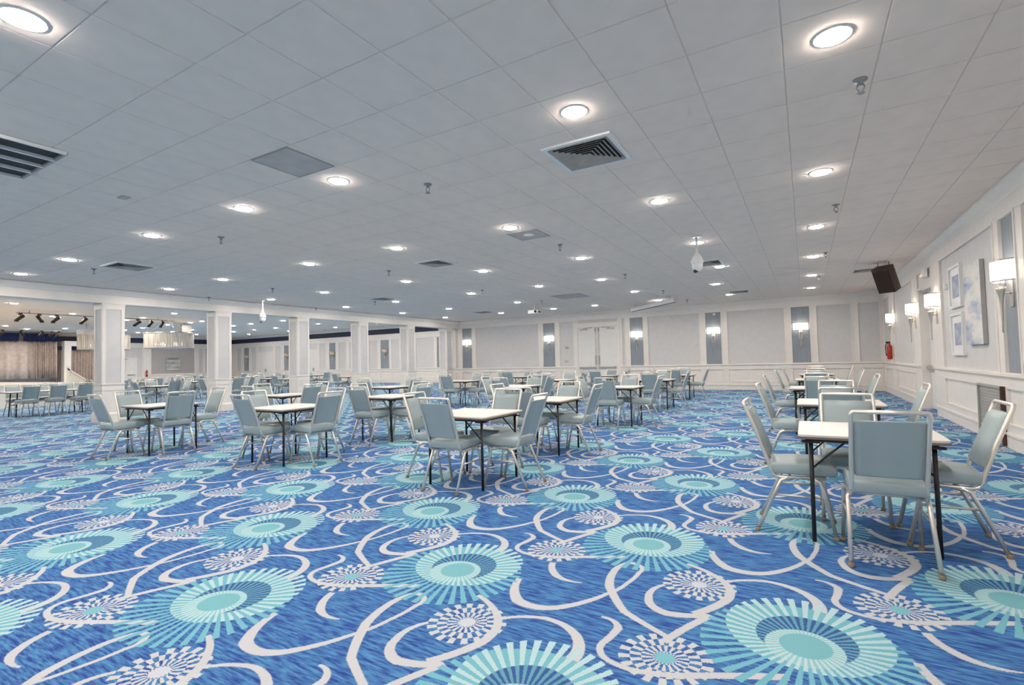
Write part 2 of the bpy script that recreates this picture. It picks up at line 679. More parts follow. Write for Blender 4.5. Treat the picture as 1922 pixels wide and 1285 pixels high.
tiles = []
i0 = int(math.floor((XC1 - TX0) / PT)) + 1
i1 = int(math.floor((XW - 0.05 - TX0) / PT))
j0 = int(math.floor((Y0 - TY0) / PT)) + 1
j1 = int(math.floor((YW - TY0) / PT))
for i in range(i0, i1):
    for j in range(j0, j1):
        cx, cy = TX0 + (i + .5) * PT, TY0 + (j + .5) * PT
        s = to_px((cx, cy, HC))
        vis = s is not None and -40 < s[0] < IW + 40 and -40 < s[1] < IH
        tiles.append((-(1.0 / (s[2] ** 3)) if vis else 1.0, cx, cy))
tiles.sort()
bm = bmesh.new()
tile_bm(bm, 0, 0)
t0 = finish('ceiling_tile', bm, M['ceil'], ceil)
bm = bmesh.new()
for k, (d, cx, cy) in enumerate(tiles):
    if k < 300:
        o = t0 if k == 0 else t0.copy()
        if k:
            COL.objects.link(o)
            o.parent = ceil
        o.location = (cx, cy, 0)
    else:
        tile_bm(bm, cx, cy)
rest = finish('ceiling_tiles_distant', bm, M['ceil'], ceil)
rest['kind'] = 'stuff'


# ------------------------------------------------------------------ panelled walls
def panelled_wall(root, axis, face, sgn, spans, lo, hi, top, skip=(), crown=0.17, rail=True, pz=(PZ0, PZ1), frieze=None):
    """Panel pieces, stiles, rails, wainscot and base on one wall.  axis: the direction the wall runs in.
    face: coordinate of the panel face, sgn: direction into the room (+1/-1). spans: (a, b, colour) of upper panels;
    skip: (a, b) door openings that interrupt rail, wainscot and base."""
    def bx(name, a, b, d0, d1, z0, z1, mat):
        p, q = face + sgn * d0, face + sgn * d1
        if axis == 'x':
            return box(name, a, b, p, q, z0, z1, mat, root)
        return box(name, p, q, a, b, z0, z1, mat, root)
    P0, P1 = pz
    solid = []
    x = lo
    for a, b in sorted(skip):
        if a > x:
            solid.append((x, a))
        x = b
    if x < hi:
        solid.append((x, hi))
    spans = sorted(spans)
    # panels
    for a, b, c in spans:
        bx('wall_panel', a, b, 0.0, 0.006, P0, P1, M['grey'] if c == 'g' else M['blue'])
        # moulding just inside each panel opening
        for (u, v, z0, z1) in ((a, a + .03, P0 + .03, P1 - .03), (b - .03, b, P0 + .03, P1 - .03), (a, b, P0, P0 + .03), (a, b, P1 - .03, P1)):
            bx('panel_moulding', u, v, 0.006, 0.044, z0, z1, M['white'])
        if not any(u < (a + b) / 2 < v for u, v in skip):
            bx('wainscot_panel', a, b, 0.0, 0.006, .30, .80, M['white'])
            for (u, v, z0, z1) in ((a, a + .025, .325, .775), (b - .025, b, .325, .775), (a, b, .30, .325), (a, b, .775, .80)):
                bx('wainscot_moulding', u, v, 0.006, 0.042, z0, z1, M['white'])
    # stiles
    cuts = [(a, b) for a, b, _ in spans] + list(skip)
    cuts.sort()
    x = lo
    for a, b in cuts + [(hi, hi)]:
        if a - x > 0.01:
            bx('stile', x, a, 0.0, 0.030, .0, P1, M['white'])
        x = max(x, b)
    bx('top_rail', lo, hi, 0.0, 0.032, P1, top, M['white'])
    for a, b in solid:
        bx('chair_rail', a, b, 0.0, 0.036, .80, P0 - .02, M['white'])
        bx('chair_rail_cap', a, b, 0.0, 0.072, P0 - .022, P0 + .012, M['white'])
        bx('lower_rail', a, b, 0.0, 0.034, .2, .30, M['white'])
        bx('baseboard', a, b, 0.0, 0.040, .0, .17, M['white'])
        bx('baseboard_cap', a, b, 0.0, 0.058, .17, .20, M['white'])
    if crown:
        poly = [(0.0, top), (crown, top), (crown, top - .03), (crown * .86, top - .045), (crown * .55, top - .075), (crown * .30, top - .115), (crown * .26, top - .13), (0.03, top - .145), (0.0, top - .16)]
        poly = [(face + sgn * u, z) for u, z in poly]
        prism('crown_moulding', poly, axis, lo, hi, M['white'], root)


# far wall
far = structure(box('wall_far', XC0, XW + .2, YW, YW + .15, 0, HC + .1, M['white']), 'white panelled far wall with grey and slate blue panels')
far_spans = [(-15.85 + .35, -15.30, 'g'), (-15.09, -14.44, 'b'), (-14.25, -10.68, 'g'), (-10.48, -9.83, 'b'), (-9.64, -8.93, 'g'),
             (-6.72, -6.55, 'g'), (-6.38, -5.77, 'b'), (-5.62, -3.54, 'g'), (-3.36, -2.74, 'b'), (-2.57, -.59, 'g'), (-.42, .21, 'b'), (.37, 1.44, 'g'), (1.59, 2.24, 'g')]
panelled_wall(far, 'x', YW, -1, far_spans, XC0, XW, HC, skip=[(-8.83, -6.80)])
box('transom_panel', -8.72, -6.92, YW - .002, YW - .012, 2.90, 3.03, M['grey'], far)

# double door in the far wall
d1 = structure(box('door_1', -8.83, -6.80, YW - .004, YW - .05, 2.70, 2.88, M['white']), 'white double door in the far panelled wall')
for x0, x1 in ((-8.83, -8.72), (-6.92, -6.80)):
    box('door_jamb', x0, x1, YW - .004, YW - .05, 0, 2.70, M['white'], d1)
for k, (x0, x1) in enumerate(((-8.715, -7.825), (-7.815, -6.925))):
    lf = box('door_leaf', x0, x1, YW - .006, YW - .036, 0.01, 2.69, M['door'], d1)
    s = 1 if k == 0 else -1
    hx = x1 if k == 0 else x0
    box('push_bar', x0 + .06, x1 - .06, YW - .075, YW - .11, .90, .96, M['grille'], lf)
    for ex in (x0 + .10, x1 - .10):
        box('push_bar_bracket', ex - .04, ex + .04, YW - .036, YW - .08, .885, .975, M['nickel'], lf)
    box('vertical_rod', hx - s * .07 - .012, hx - s * .07 + .012, YW - .036, YW - .056, .96, 2.66, M['panel_dim'], lf)
    box('rod_case', hx - s * .07 - .03, hx - s * .07 + .03, YW - .036, YW - .07, 1.05, 1.45, M['grille'], lf)
    box('top_latch', hx - s * .07 - .03, hx - s * .07 + .03, YW - .036, YW - .07, 2.50, 2.66, M['grille'], lf)
    cx = x0 + .28 if k == 0 else x1 - .28
    box('door_closer', cx - .16, cx + .16, YW - .036, YW - .09, 2.58, 2.64, M['panel_dim'], lf)
    tube('closer_arm', [(cx, YW - .08, 2.65), (cx + s * .22, YW - .2, 2.66), (cx + s * .40, YW - .06, 2.68)], .012, M['panel_dim'], lf, 6)

# right wall
RD = (13.12, 14.62)
right = structure(box('wall_right', XW, XW + .25, Y0, RD[0], 0, HC + .1, M['white']), 'white panelled wall with pictures, sconces and a side door')
box('wall_section', XW, XW + .25, RD[1], YW + .15, 0, HC + .1, M['white'], right)
box('wall_over_door', XW, XW + .25, RD[0], RD[1], 2.72, HC + .1, M['white'], right)
right_spans = [(-4.6, -1.2, 'g'), (-1.0, -.4, 'b'), (-.2, 3.2, 'g'), (3.4, 4.0, 'b'), (4.2, 8.15, 'g'), (8.38, 8.99, 'b'), (9.20, 12.36, 'g'), (15.30, 18.15, 'g'), (19.0, 20.55, 'g')]
panelled_wall(right, 'y', XW, -1, right_spans, Y0, YW, HC, skip=[RD])
d2 = structure(box('door_2', XW + .13, XW + .17, RD[0] + .09, RD[1] - .09, 0.01, 2.62, M['door']), 'white side door set back in the wall with pictures')
box('door_jamb', XW - .03, XW + .2, RD[0], RD[0] + .09, 0, 2.72, M['white'], d2)
box('door_jamb', XW - .03, XW + .2, RD[1] - .09, RD[1], 0, 2.72, M['white'], d2)
box('door_head', XW - .03, XW + .2, RD[0] + .09, RD[1] - .09, 2.62, 2.72, M['white'], d2)
box('push_bar', XW + .03, XW + .07, RD[0] + .15, RD[1] - .15, .90, .96, M['nickel'], d2)
for yy in (RD[0] + .22, RD[1] - .22):
    box('push_bar_bracket', XW + .05, XW + .13, yy - .05, yy + .05, .88, .98, M['nickel'], d2)
box('door_closer', XW + .06, XW + .13, 13.5, 13.85, 2.50, 2.57, M['nickel'], d2)
tube('closer_arm', [(XW + .08, 13.7, 2.58), (XW - .12, 13.95, 2.60), (XW - .02, 14.2, 2.64)], .013, M['nickel'], d2, 6)
box('vision_panel', XW + .125, XW + .131, 13.35, 13.75, 1.1, 2.3, M['door_glass'], d2)
box('kick_plate', XW + .124, XW + .131, RD[0] + .12, RD[1] - .12, .03, .25, M['door'], d2)

# end pier of the beam on the far wall
# back wall behind the camera
back = structure(box('wall_back', XL, XW + .2, Y0 - .15, Y0, 0, HL + .1, M['white']), 'plain white wall behind the viewer')

# stage hall back wall (beyond the columns)
hallb = structure(box('wall_stage_hall', XL - .15, XC0 + .2, YB, YB + .15, 0, HL + .1, M['white']), 'panelled end wall beyond the columns with navy band')


def hx(px, py=670):
    return on_y(px, py, YB).x


hall_spans = [(hx(445), hx(454), 'g'), (hx(458.3), hx(468.5), 'b'), (hx(472), hx(482), 'g'), (hx(517), hx(528), 'g'), (hx(533.5), hx(543), 'b'),
              (hx(548), hx(580), 'g'), (hx(600), hx(612), 'g'), (hx(618.5), hx(631), 'b'), (hx(636), hx(650), 'g'), (hx(656), hx(688), 'g'),
              (hx(693), hx(709), 'g'), (hx(714.5), hx(731.5), 'b'), (hx(735), hx(750), 'g'), (hx(756), hx(777), 'g'), (hx(781), hx(816), 'g'), (hx(820), hx(838), 'b')]
HD = [(hx(486), hx(513.5)), (hx(582), hx(596.5))]
panelled_wall(hallb, 'x', YB, -1, hall_spans, XL, XC0, HL, skip=HD, crown=.12)
box('navy_band', XL, XC0, YB - .032, YB - .042, 3.40, 3.76, M['navy'], hallb)
for k, (a, b) in enumerate(HD):
    dd = structure(box('door_%d' % (3 + k), a, b, YB - .004, YB - .04, 2.62, 3.03, M['grey']), ('white double door beyond the columns under navy band', 'white single door beyond the columns under navy band')[k])
    box('door_leaf', a + .06, (a + b) / 2 - .005, YB - .004, YB - .03, .01, 2.60, M['door'], dd)
    box('door_leaf', (a + b) / 2 + .005, b - .06, YB - .004, YB - .03, .01, 2.60, M['door'], dd)
    for u, v in ((a, a + .06), (b - .06, b)):
        box('door_jamb', u, v, YB - .004, YB - .05, 0, 2.62, M['white'], dd)
    box('door_handle', (a + b) / 2 - .05, (a + b) / 2 + .05, YB - .03, YB - .09, .9, 1.15, M['grille'], dd)

# wall joining the far wall to the stage hall end wall
structure(box('wall_return', XC0, XC0 + .2, YW + .15, YB, 0, HL + .1, M['white']), 'short white wall beside the last column')

# beam over the columns
beam = structure(box('ceiling_beam', XC0, XC1, Y0, YW, 3.01, HL + .05, M['white']), 'white boxed beam carried by the row of columns')
poly = [(0.0, HC), (.14, HC), (.14, HC - .03), (.10, HC - .06), (.05, HC - .10), (.03, HC - .13), (0.0, HC - .14)]
prism('crown_moulding', [(XC1 + u, z) for u, z in poly], 'y', Y0, YW - .17, M['white'], beam)
box('beam_fascia', XC1, XC1 + .012, Y0, YW - .03, 3.01, 3.07, M['white'], beam)
box('beam_fascia', XC0 - .012, XC0, Y0, YW - .03, 3.01, 3.07, M['white'], beam)


# ------------------------------------------------------------------ columns
def make_column():
    root = bpy.data.objects.new('column', None)
    COL.objects.link(root)
    W = .24
    box('shaft', -W + .015, W - .015, -W + .015, W - .015, 0, 3.01, M['column_grey'], root)
    c = .075
    for sx in (-1, 1):
        for sy in (-1, 1):
            box('corner_board', sx * W, sx * (W - c), sy * W, sy * (W - c), .26, 3.01, M['white'], root)
    for z0, z1, gsz, nm in ((2.86, 3.005, W + .003, 'top_board'), (.80, .95, W + .003, 'middle_board'), (.2, .32, W + .003, 'lower_board')):
        box(nm, -gsz, gsz, -gsz, gsz, z0, z1, M['white'], root)
    box('rail_cap', -W - .02, W + .02, -W - .02, W + .02, .945, .97, M['white'], root)
    box('lower_panel', -W + .008, W - .008, -W + .008, W - .008, .3, .82, M['white'], root)
    box('base_block', -W - .035, W + .035, -W - .035, W + .035, 0, .2, M['white'], root)
    prism('base_cap', [(-W - .035, .2), (W + .035, .2), (W, .25), (-W, .25)], 'y', -W - .03, W + .03, M['white'], root)
    box('capital_fillet', -W - .018, W + .018, -W - .018, W + .018, 2.975, 3.005, M['white'], root)
    return root


col0 = make_column()
ORD = ['nearest the stage', 'second from the stage', 'third from the stage', 'fourth from the stage', 'fifth from the stage']
for k, yc in enumerate((5.94, 8.755, 11.565, 14.37, 17.19)):
    o = col0 if k == 0 else clone(col0)
    o.location = ((XC0 + XC1) / 2, yc, 0)
    tag(o, 'square white column with pale grey panels, %s' % ORD[k], 'column', 'row of square columns')
for yc in (3.13, .32):
    o = clone(col0)
    o.location = ((XC0 + XC1) / 2, yc, 0)
    tag(o, 'square white column with pale grey panels, beside the stage front', 'column', 'columns outside the view')
o = clone(col0)
o.location = ((XC0 + XC1) / 2, 19.99, 0)
tag(o, 'square white column with pale grey panels, closest to the far wall', 'column', 'row of square columns')

# ------------------------------------------------------------------ left wall and stage
left = structure(box('wall_left', XL - .15, XL, Y0, YB, 0, HL + .1, M['white']), 'white wall with stage opening, door and painting')


def ly(px, py=670):
    return on_x(px, py, XL).y


box('navy_band', XL, XL + .02, ly(105), YB, 3.36, 3.74, M['navy'], left)
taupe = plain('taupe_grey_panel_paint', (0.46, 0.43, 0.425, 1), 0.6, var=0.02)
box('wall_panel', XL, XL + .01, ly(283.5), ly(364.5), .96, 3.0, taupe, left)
box('wall_panel', XL, XL + .01, ly(373), ly(380), .96, 3.0, M['grey'], left)
box('wall_panel', XL, XL + .01, ly(385), ly(400), .96, 3.0, M['grey'], left)
box('chair_rail', XL, XL + .04, ly(283.5), YB, .82, .96, M['white'], left)
box('stile', XL, XL + .03, ly(269), ly(283.5), 0, 3.36, M['white'], left)
box('stile', XL, XL + .03, ly(364.5), ly(373), 0, 3.36, M['white'], left)
box('stile', XL, XL + .03, ly(380), ly(385), 0, 3.36, M['white'], left)
prism('crown_moulding', [(XL, HL), (XL + .12, HL), (XL + .04, HL - .14), (XL, HL - .16)], 'y', Y0, YB, M['white'], left)
# left wall door
a, b = ly(236), ly(257)
d5 = structure(box('door_5', XL + .012, XL + .04, a, b, .01, 2.25, M['door']), 'white panel door on the wall with the painting')
box('transom_panel', XL + .005, XL + .03, a, ly(266), 2.27, 3.0, M['grey'], d5)
box('side_panel', XL + .005, XL + .03, b, ly(266), 0, 2.25, M['grey'], d5)
box('door_closer', XL + .04, XL + .1, b - 1.1, b - .6, 2.1, 2.17, M['panel_dim'], d5)
box('push_bar', XL + .04, XL + .1, a + .1, b - .15, .92, .99, M['grille'], d5)
for z0, z1 in ((.2, .8), (1.1, 1.35), (1.5, 2.0)):
    box('raised_panel', XL + .04, XL + .05, a + .25, b - .3, z0, z1, M['white'], d5)


def drape(name, x, y0, y1, z0, z1, mat, amp, waves, root=None):
    bm = bmesh.new()
    n = int(waves * 10)
    rows = [z0, z0 + (z1 - z0) * .35, z0 + (z1 - z0) * .7, z1]
    grid = []
    for r, z in enumerate(rows):
        line = []
        for i in range(n + 1):
            t = i / n
            a = amp * (1.15 - .2 * r)
            dx = a * math.sin(t * waves * 2 * PI + .35 * math.sin(t * 37)) + .3 * a * math.sin(t * waves * 4.7 * PI + r * .2)
            line.append(bm.verts.new((x + dx, y0 + (y1 - y0) * t, z)))
        grid.append(line)
    for r in range(len(rows) - 1):
        for i in range(n):
            bm.faces.new((grid[r][i], grid[r][i + 1], grid[r + 1][i + 1], grid[r + 1][i]))
    o = finish(name, bm, mat, root, smooth=True)
    md = o.modifiers.new('thickness', 'SOLIDIFY')
    md.thickness = .02
    return o


STX = -25.6      # stage front
STY = on_x(160, 716, STX).y
stage = thing('stage', 'low white fronted stage platform in front of the mauve curtain', 'stage', (STX, 4.0, 0))


def child_world(o, root):
    o.parent = root
    o.matrix_parent_inverse = Matrix.Translation(-root.location)
    return o


child_world(box('stage_platform', XL + .02, STX, Y0 + .02, STY, 0, .80, M['stage_white']), stage)
child_world(box('stage_deck', XL + .02, STX - .12, Y0 + .02, STY - .12, .80, .858, plain('pale_stage_floor', (0.52, 0.47, 0.41, 1), 0.5)), stage)
child_world(box('stage_nosing', STX - .12, STX + .04, Y0 + .02, STY + .04, .80, .86, M['stage_white']), stage)
child_world(box('stage_kickboard', STX, STX + .02, Y0 + .02, STY, .0, .34, M['stage_white']), stage)
for k in range(3):
    child_world(box('stage_step', STX - 1.8, STX - .1, STY + .3 * k, STY + .3 * (k + 1), 0, .64 - .2 * k, M['stage_white']), stage)
# sloping stair guard on the stage
p0, p1 = on_x(128.5, 691, STX - .6), on_x(160, 711, STX - .6)
sg = prism('stair_guard', [(p0.y, .86), (p1.y, .86), (p1.y, p1.z - .05), (p0.y, p0.z - .05)], 'x', STX - .66, STX - .56, M['stage_white'])
tag(sg, 'sloping white stair guard standing on the stage end', 'stair guard')
sgc = prism('cap_rail', [(p0.y - .06, p0.z - .05), (p1.y, p1.z - .07), (p1.y, p1.z), (p0.y - .06, p0.z + .02)], 'x', STX - .72, STX - .50, M['stage_white'], sg)
box('end_post', STX - .72, STX - .50, p0.y - .10, p0.y + .02, .86, p0.z + .02, M['stage_white'], sg)

XCUR = XL + .9
cur = thing('stage_curtain', 'pleated mauve curtain closing the stage opening', 'curtain', (XCUR, 4, 0))
child_world(drape('curtain_panel', XCUR, Y0 + 1, on_x(64, 670, XCUR).y, .9, 3.35, M['curtain'], .10, 24), cur)
child_world(drape('curtain_panel', XCUR + .12, on_x(62, 670, XCUR).y, on_x(106, 670, XCUR).y, .9, 3.35, M['curtain'], .10, 13), cur)
val = thing('stage_valance', 'navy cloth valance above the mauve stage curtain', 'valance', (XCUR, 4, 0))
yv = on_x(105, 634, XCUR).y
ym = on_x(36, 634, XCUR).y
child_world(drape('valance_cloth', XCUR + .35, Y0 + 1, ym - .1, 3.32, 3.80, M['navy_cloth'], .02, 20), val)
child_world(drape('valance_cloth', XCUR + .35, ym + .1, yv, 3.32, 3.80, M['navy_cloth'], .02, 12), val)
child_world(box('valance_rod', XCUR + .30, XCUR + .34, Y0 + 1, yv, 3.78, 3.82, M['navy'], None), val)
# proscenium jamb and side opening with drape
box('proscenium_jamb', XL, XL + 1.3, ly(106), ly(119), 0, 3.36, M['white'], left)
box('opening_head', XL, XL + 1.3, ly(119), ly(180), 3.02, 3.36, M['white'], left)
yj0, yj1 = on_x(119, 690, XL + .8).y, on_x(185, 690, XL + .8).y
sd = thing('side_drape', 'brown grey drape hanging in the side opening beside the stage', 'curtain', (XL + .8, yj0, 0))
child_world(drape('drape_panel', XL + .7, yj0 - .4, yj1, .05, 2.82, M['curtain_dark'], .06, 14), sd)
child_world(box('pelmet', XL + .8, XL + .9, yj0 - .4, yj1, 2.80, 3.0, M['navy_cloth']), sd)

# painting and extinguisher on the left wall
p0, p1 = on_x(311, 671, XL + .03), on_x(340, 695, XL + .03)
pa = thing('framed_painting', 'landscape seascape painting in thin dark frame on wall past columns', 'painting', (XL + .01, (p0.y + p1.y) / 2, p1.z))
w2, hh = abs(p1.y - p0.y) / 2, p0.z - p1.z
box('picture', .01, .035, -w2 + .05, w2 - .05, .05, hh - .05, M['art_sea'], pa)
for (u, v, z0, z1) in ((-w2, -w2 + .05, .05, hh - .05), (w2 - .05, w2, .05, hh - .05), (-w2, w2, 0, .05), (-w2, w2, hh - .05, hh)):
    box('frame_bar', 0, .05, u, v, z0, z1, M['grille'], pa)


def extinguisher(loc, rz, label):
    t = thing('fire_extinguisher', label, 'fire extinguisher', loc, rz)
    lathe('cylinder', [(0, 0), (.06, 0), (.068, .03), (.068, .36), (.05, .42), (.02, .45), (.02, .48), (0, .48)], M['red'], t, 16)
    box('valve_handle', -.02, .09, -.015, .015, .48, .53, M['black'], t)
    tube('hose', [(.02, 0, .49), (.1, 0, .42), (.095, 0, .25), (.08, 0, .1)], .012, M['black'], t, 6)
    box('wall_bracket', -.09, -.06, -.03, .03, .1, .4, M['nickel'], t)
    box('inspection_tag', .069, .072, -.04, .04, .18, .3, M['plastic'], t)
    return t


q = on_x(1679, 675, XW - .1)
extinguisher((XW - .125, 18.62, 1.08), PI, 'red fire extinguisher hung on the wall with the framed pictures')
q = on_x(275, 707, XL + .1)
extinguisher((XL + .13, q.y, q.z), 0, 'red fire extinguisher hung beside the door beyond the columns')


# ------------------------------------------------------------------ ceiling fixtures
def make_downlight(lens):
    root = bpy.data.objects.new('downlight', None)
    COL.objects.link(root)
    lathe('trim_ring', [(.104, 0), (.118, 0), (.117, -.004), (.106, -.007), (.103, -.006), (.103, 0)], M['plastic'], root, 28)
    lathe('lens', [(0, -.016), (.090, -.013), (.104, -.001)], lens, root, 16)
    return root


dl = make_downlight(M['lens'])
dl2 = make_downlight(M['lens_hall'])
cols_by_row = {
    3.83: [.235, -1.58, -4.43, -6.21, -8.58, -11.62, -14.02],
    6.65: [.235, -1.58, -3.86, -6.21, -8.58, -11.62, -14.02],
    9.49: [.235, -1.60, -3.86, -6.25, -8.56, -11.60, -14.02],
    12.38: [.235, -1.62, -4.49, -6.31, -8.59, -11.64, -14.0],
    15.30: [.235, -2.13, -4.49, -8.66, -11.68, -14.02],
    18.20: [.235, -2.12, -4.48, -6.90, -8.66, -11.12, -14.1],
    1.05: [.235, -1.58, -3.86, -5.6, -8.58, -11.62, -14.02],
    -1.80: [.235, -1.58, -4.43, -6.21, -8.58, -11.62, -14.02],
    -4.60: [.235, -2.1, -4.43, -8.58, -11.62],
}
first = True
for yy, xs in cols_by_row.items():
    for xx in xs:
        o = dl if first else clone(dl)
        first = False
        o.location = (xx, yy, HC)
        tag(o, 'round recessed downlight glowing white in the tiled main ceiling', 'ceiling light', 'downlights in the tiled ceiling')
HALL_PX = [(26, 569), (59, 561), (136, 588.5), (99, 593.5), (10, 611), (50, 623.5), (122, 616), (170, 626.5), (237, 600), (268, 596), (327, 588), (366, 582.5),
           (357, 605), (379, 602.5), (314.5, 609), (324, 622), (268, 615), (259, 629), (281, 626), (234, 619), (360, 618.5), (369, 629), (438, 611), (438, 622),
           (471, 607.5), (477, 618.5), (517, 615), (531, 601.5), (597, 607.5), (645, 603)]
hall_l = [on_z(px, py, HL) for px, py in HALL_PX]
for p in hall_l:
    if p.x < -40.3:          # keep the outer column clear of the wall
        p.y *= 40.3 / -p.x
        p.x = -40.3
hall_l += [Vector((x, y, HL)) for x in (-18.2, -20.5) for y in (4.0, 6.9, 9.7, 12.5, 15.4, 18.2, 21.0, 23.8)]  # extra lamps hidden behind the beam, added to light the hall
hall_l += [Vector((x, y, HL)) for x in (-24, -30) for y in (0.5, 3.6)] + [Vector((x, 23.8, HL)) for x in (-24, -28, -33, -38)]  # more added lamps, put in to brighten this hall
hall_l += [Vector((x, y, HL)) for x in (-26.5, -30.5, -34.5, -38.5) for y in (-1.0, 2.0, 5.0, 7.9) if y < .235 * -x]  # added lamps out of view that brighten the stage and its curtain
for i_, p in enumerate(hall_l):
    o = dl2 if i_ == 0 else clone(dl2)
    o.location = p
    tag(o, 'round recessed downlight, seen and added alike, glowing in the plain ceiling beyond the columns', 'ceiling light', 'downlights beyond the columns')


def make_sprinkler():
    root = bpy.data.objects.new('sprinkler_head', None)
    COL.objects.link(root)
    lathe('escutcheon', [(0, 0), (.04, 0), (.038, -.008), (.016, -.012), (.014, -.03), (0, -.03)], M['sprink'], root, 14)
    bm = bmesh.new()
    for s in (-1, 1):
        tube_bm(bm, [(s * .012, 0, -.028), (s * .022, 0, -.05), (s * .005, 0, -.075)], .004, 5)
    finish('frame_arms', bm, M['sprink'], root, True)
    lathe('deflector', [(0, -.074), (.006, -.074), (.022, -.082), (.022, -.085), (0, -.085)], M['sprink'], root, 12)
    return root


sp0 = make_sprinkler()
SP = [(.44, 4.56), (.45, 8.25), (.44, 12.05), (.40, 15.6), (-3.68, 4.47), (-3.71, 8.15), (-3.74, 12.0), (-3.70, 15.65), (-3.6, 18.8), (-7.87, 4.48), (-7.88, 8.18), (-7.93, 11.98), (-7.8, 15.5), (-12.3, 4.45), (-12.02, 8.19), (-12.1, 11.9), (-14.85, 8.1), (-15.0, 11.9)]
for k, (xx, yy) in enumerate(SP):
    o = sp0 if k == 0 else clone(sp0)
    o.scale = (1.25, 1.25, 1.25)
    o.location = (xx, yy, HC)
    tag(o, 'small metal sprinkler head hanging from the tiled ceiling', 'sprinkler', 'sprinkler heads')


def diffuser(x, y, w, label):
    t = thing('air_diffuser', label, 'air vent', (x, y, HC), 0, 'square ceiling diffusers')
    h = w / 2
    for (x0, x1, y0, y1) in ((-h, h, -h, -h + .05), (-h, h, h - .05, h), (-h, -h + .05, -h + .05, h - .05), (h - .05, h, -h + .05, h - .05)):
        box('frame_bar', x0, x1, y0, y1, -.018, 0, M['plastic'], t)
    box('dark_throat', -h + .05, h - .05, -h + .05, h - .05, -.004, -.001, M['dark'], t)
    n = 7
    for k in range(n):
        r0 = (h - .05) * (1 - k / n)
        r1 = r0 - (h - .05) / n * .62
        bm = bmesh.new()
        zo, zi = -.004, -.024
        for a in range(4):
            ca, sa = (1, 0, -1, 0)[a], (0, 1, 0, -1)[a]
            def R(u, v):
                return (u * ca - v * sa, u * sa + v * ca)
            pts = [R(r0, -r0) + (zi,), R(r0, r0) + (zi,), R(r1, r1) + (zo,), R(r1, -r1) + (zo,)]
            bm.faces.new([bm.verts.new(p) for p in pts])
        bm2 = finish('louvre', bm, M['louvre'], t)
        md = bm2.modifiers.new('thickness', 'SOLIDIFY')
        md.thickness = .003
    return t


for x, y, w, lb in ((-1.80, 4.68, .70, 'white louvred ceiling diffuser above the table row second from picture wall'),
                    (-6.51, 8.12, .62, 'white louvred ceiling diffuser above third table row'),
                    (-11.48, 4.72, .70, 'white louvred ceiling diffuser in ceiling close to the columns'),
                    (-1.78, 11.68, .62, 'white louvred ceiling diffuser beside the hanging camera'),
                    (-1.76, 17.58, .62, 'white louvred ceiling diffuser towards the far panelled wall'),
                    (-11.40, 11.56, .62, 'white louvred ceiling diffuser midway along the column row'),
                    (-11.45, 17.3, .66, 'white louvred ceiling diffuser in the corner by last column'),
                    (1.40, 15.25, .62, 'white louvred ceiling diffuser beside the brown speaker')):
    diffuser(x, y, w, lb)


def access_panel(x, y, w, label):
    t = thing('ceiling_panel', label, 'ceiling panel', (x, y, HC))
    h = w / 2
    box('perforated_plate', -h + .015, h - .015, -h + .015, h - .015, -.006, -.001, M['panel_dim'], t)
    for (x0, x1, y0, y1) in ((-h, h, -h, -h + .015), (-h, h, h - .015, h), (-h, -h + .015, -h + .015, h - .015), (h - .015, h, -h + .015, h - .015)):
        box('edge_bar', x0, x1, y0, y1, -.008, -.001, M['grille'], t)
    return t


access_panel(-4.40, 3.24, .56, 'grey square return plate in ceiling without a ring')
ap = access_panel(-3.83, 7.2, .54, 'grey square return plate in ceiling with a pale ring')
lathe('round_hub', [(0, -.014), (.07, -.014), (.09, -.006), (0, -.006)], M['plastic'], ap, 16)
access_panel(-6.5, 15.0, 1.0, 'large grey return plate in ceiling near the projector')

# open return grille at the left of the ceiling
gr = thing('return_grille', 'open ceiling return grille with dark duct and white bars', 'air vent', (-6.47, 1.42, HC))
gx, gy = .56, .50
box('duct_top', -gx, gx, -gy, gy, -.003, -.001, M['dark'], gr)
for k in range(5):
    xx = -gx + 2 * gx * k / 4
    box('grille_bar', xx - .014, xx + .014, -gy, gy, -.03, -.003, M['plastic'], gr)
for yy in (-gy, 0, gy):
    box('cross_bar', -gx, gx, yy - .012, yy + .012, -.026, -.003, M['grille'], gr)

tag(box('junction_plate', -7.0, -6.86, 2.75, 2.84, HC - .012, HC - .001, plain('beige_plastic', rgb(190, 186, 172)), None, .003), 'small beige plate fixed flat to the ceiling tiles', 'cover plate')


# hanging dome cameras
def dome_camera(x, y, drop, label):
    t = thing('dome_camera', label, 'camera', (x, y, HC), 0, None)
    lathe('ceiling_plate', [(0, 0), (.085, 0), (.085, -.012), (.03, -.025), (0, -.025)], M['plastic'], t, 20)
    tube('drop_pipe', [(0, 0, -.02), (0, 0, -drop + .06)], .02, M['plastic'], t, 12)
    lathe('housing', [(.022, -drop + .08), (.03, -drop), (.075, -drop - .06), (.10, -drop - .13), (.10, -drop - .17), (.09, -drop - .18), (0, -drop - .18)], M['plastic'], t, 24)
    lathe('camera_ball', [(.085, -drop - .18), (.088, -drop - .22), (.075, -drop - .27), (.045, -drop - .305), (0, -drop - .315)], M['plastic'], t, 24)
    tube('camera_eye', [(0, 0, -drop - .29), (-.04, -.05, -drop - .31)], .03, M['black'], t, 12)
    return t


dome_camera(-1.53, 8.97, .30, 'white dome camera hanging on a pipe between the two diffusers')
dome_camera(-14.45, 9.5, .36, 'white dome camera hanging on a pipe close to the columns')

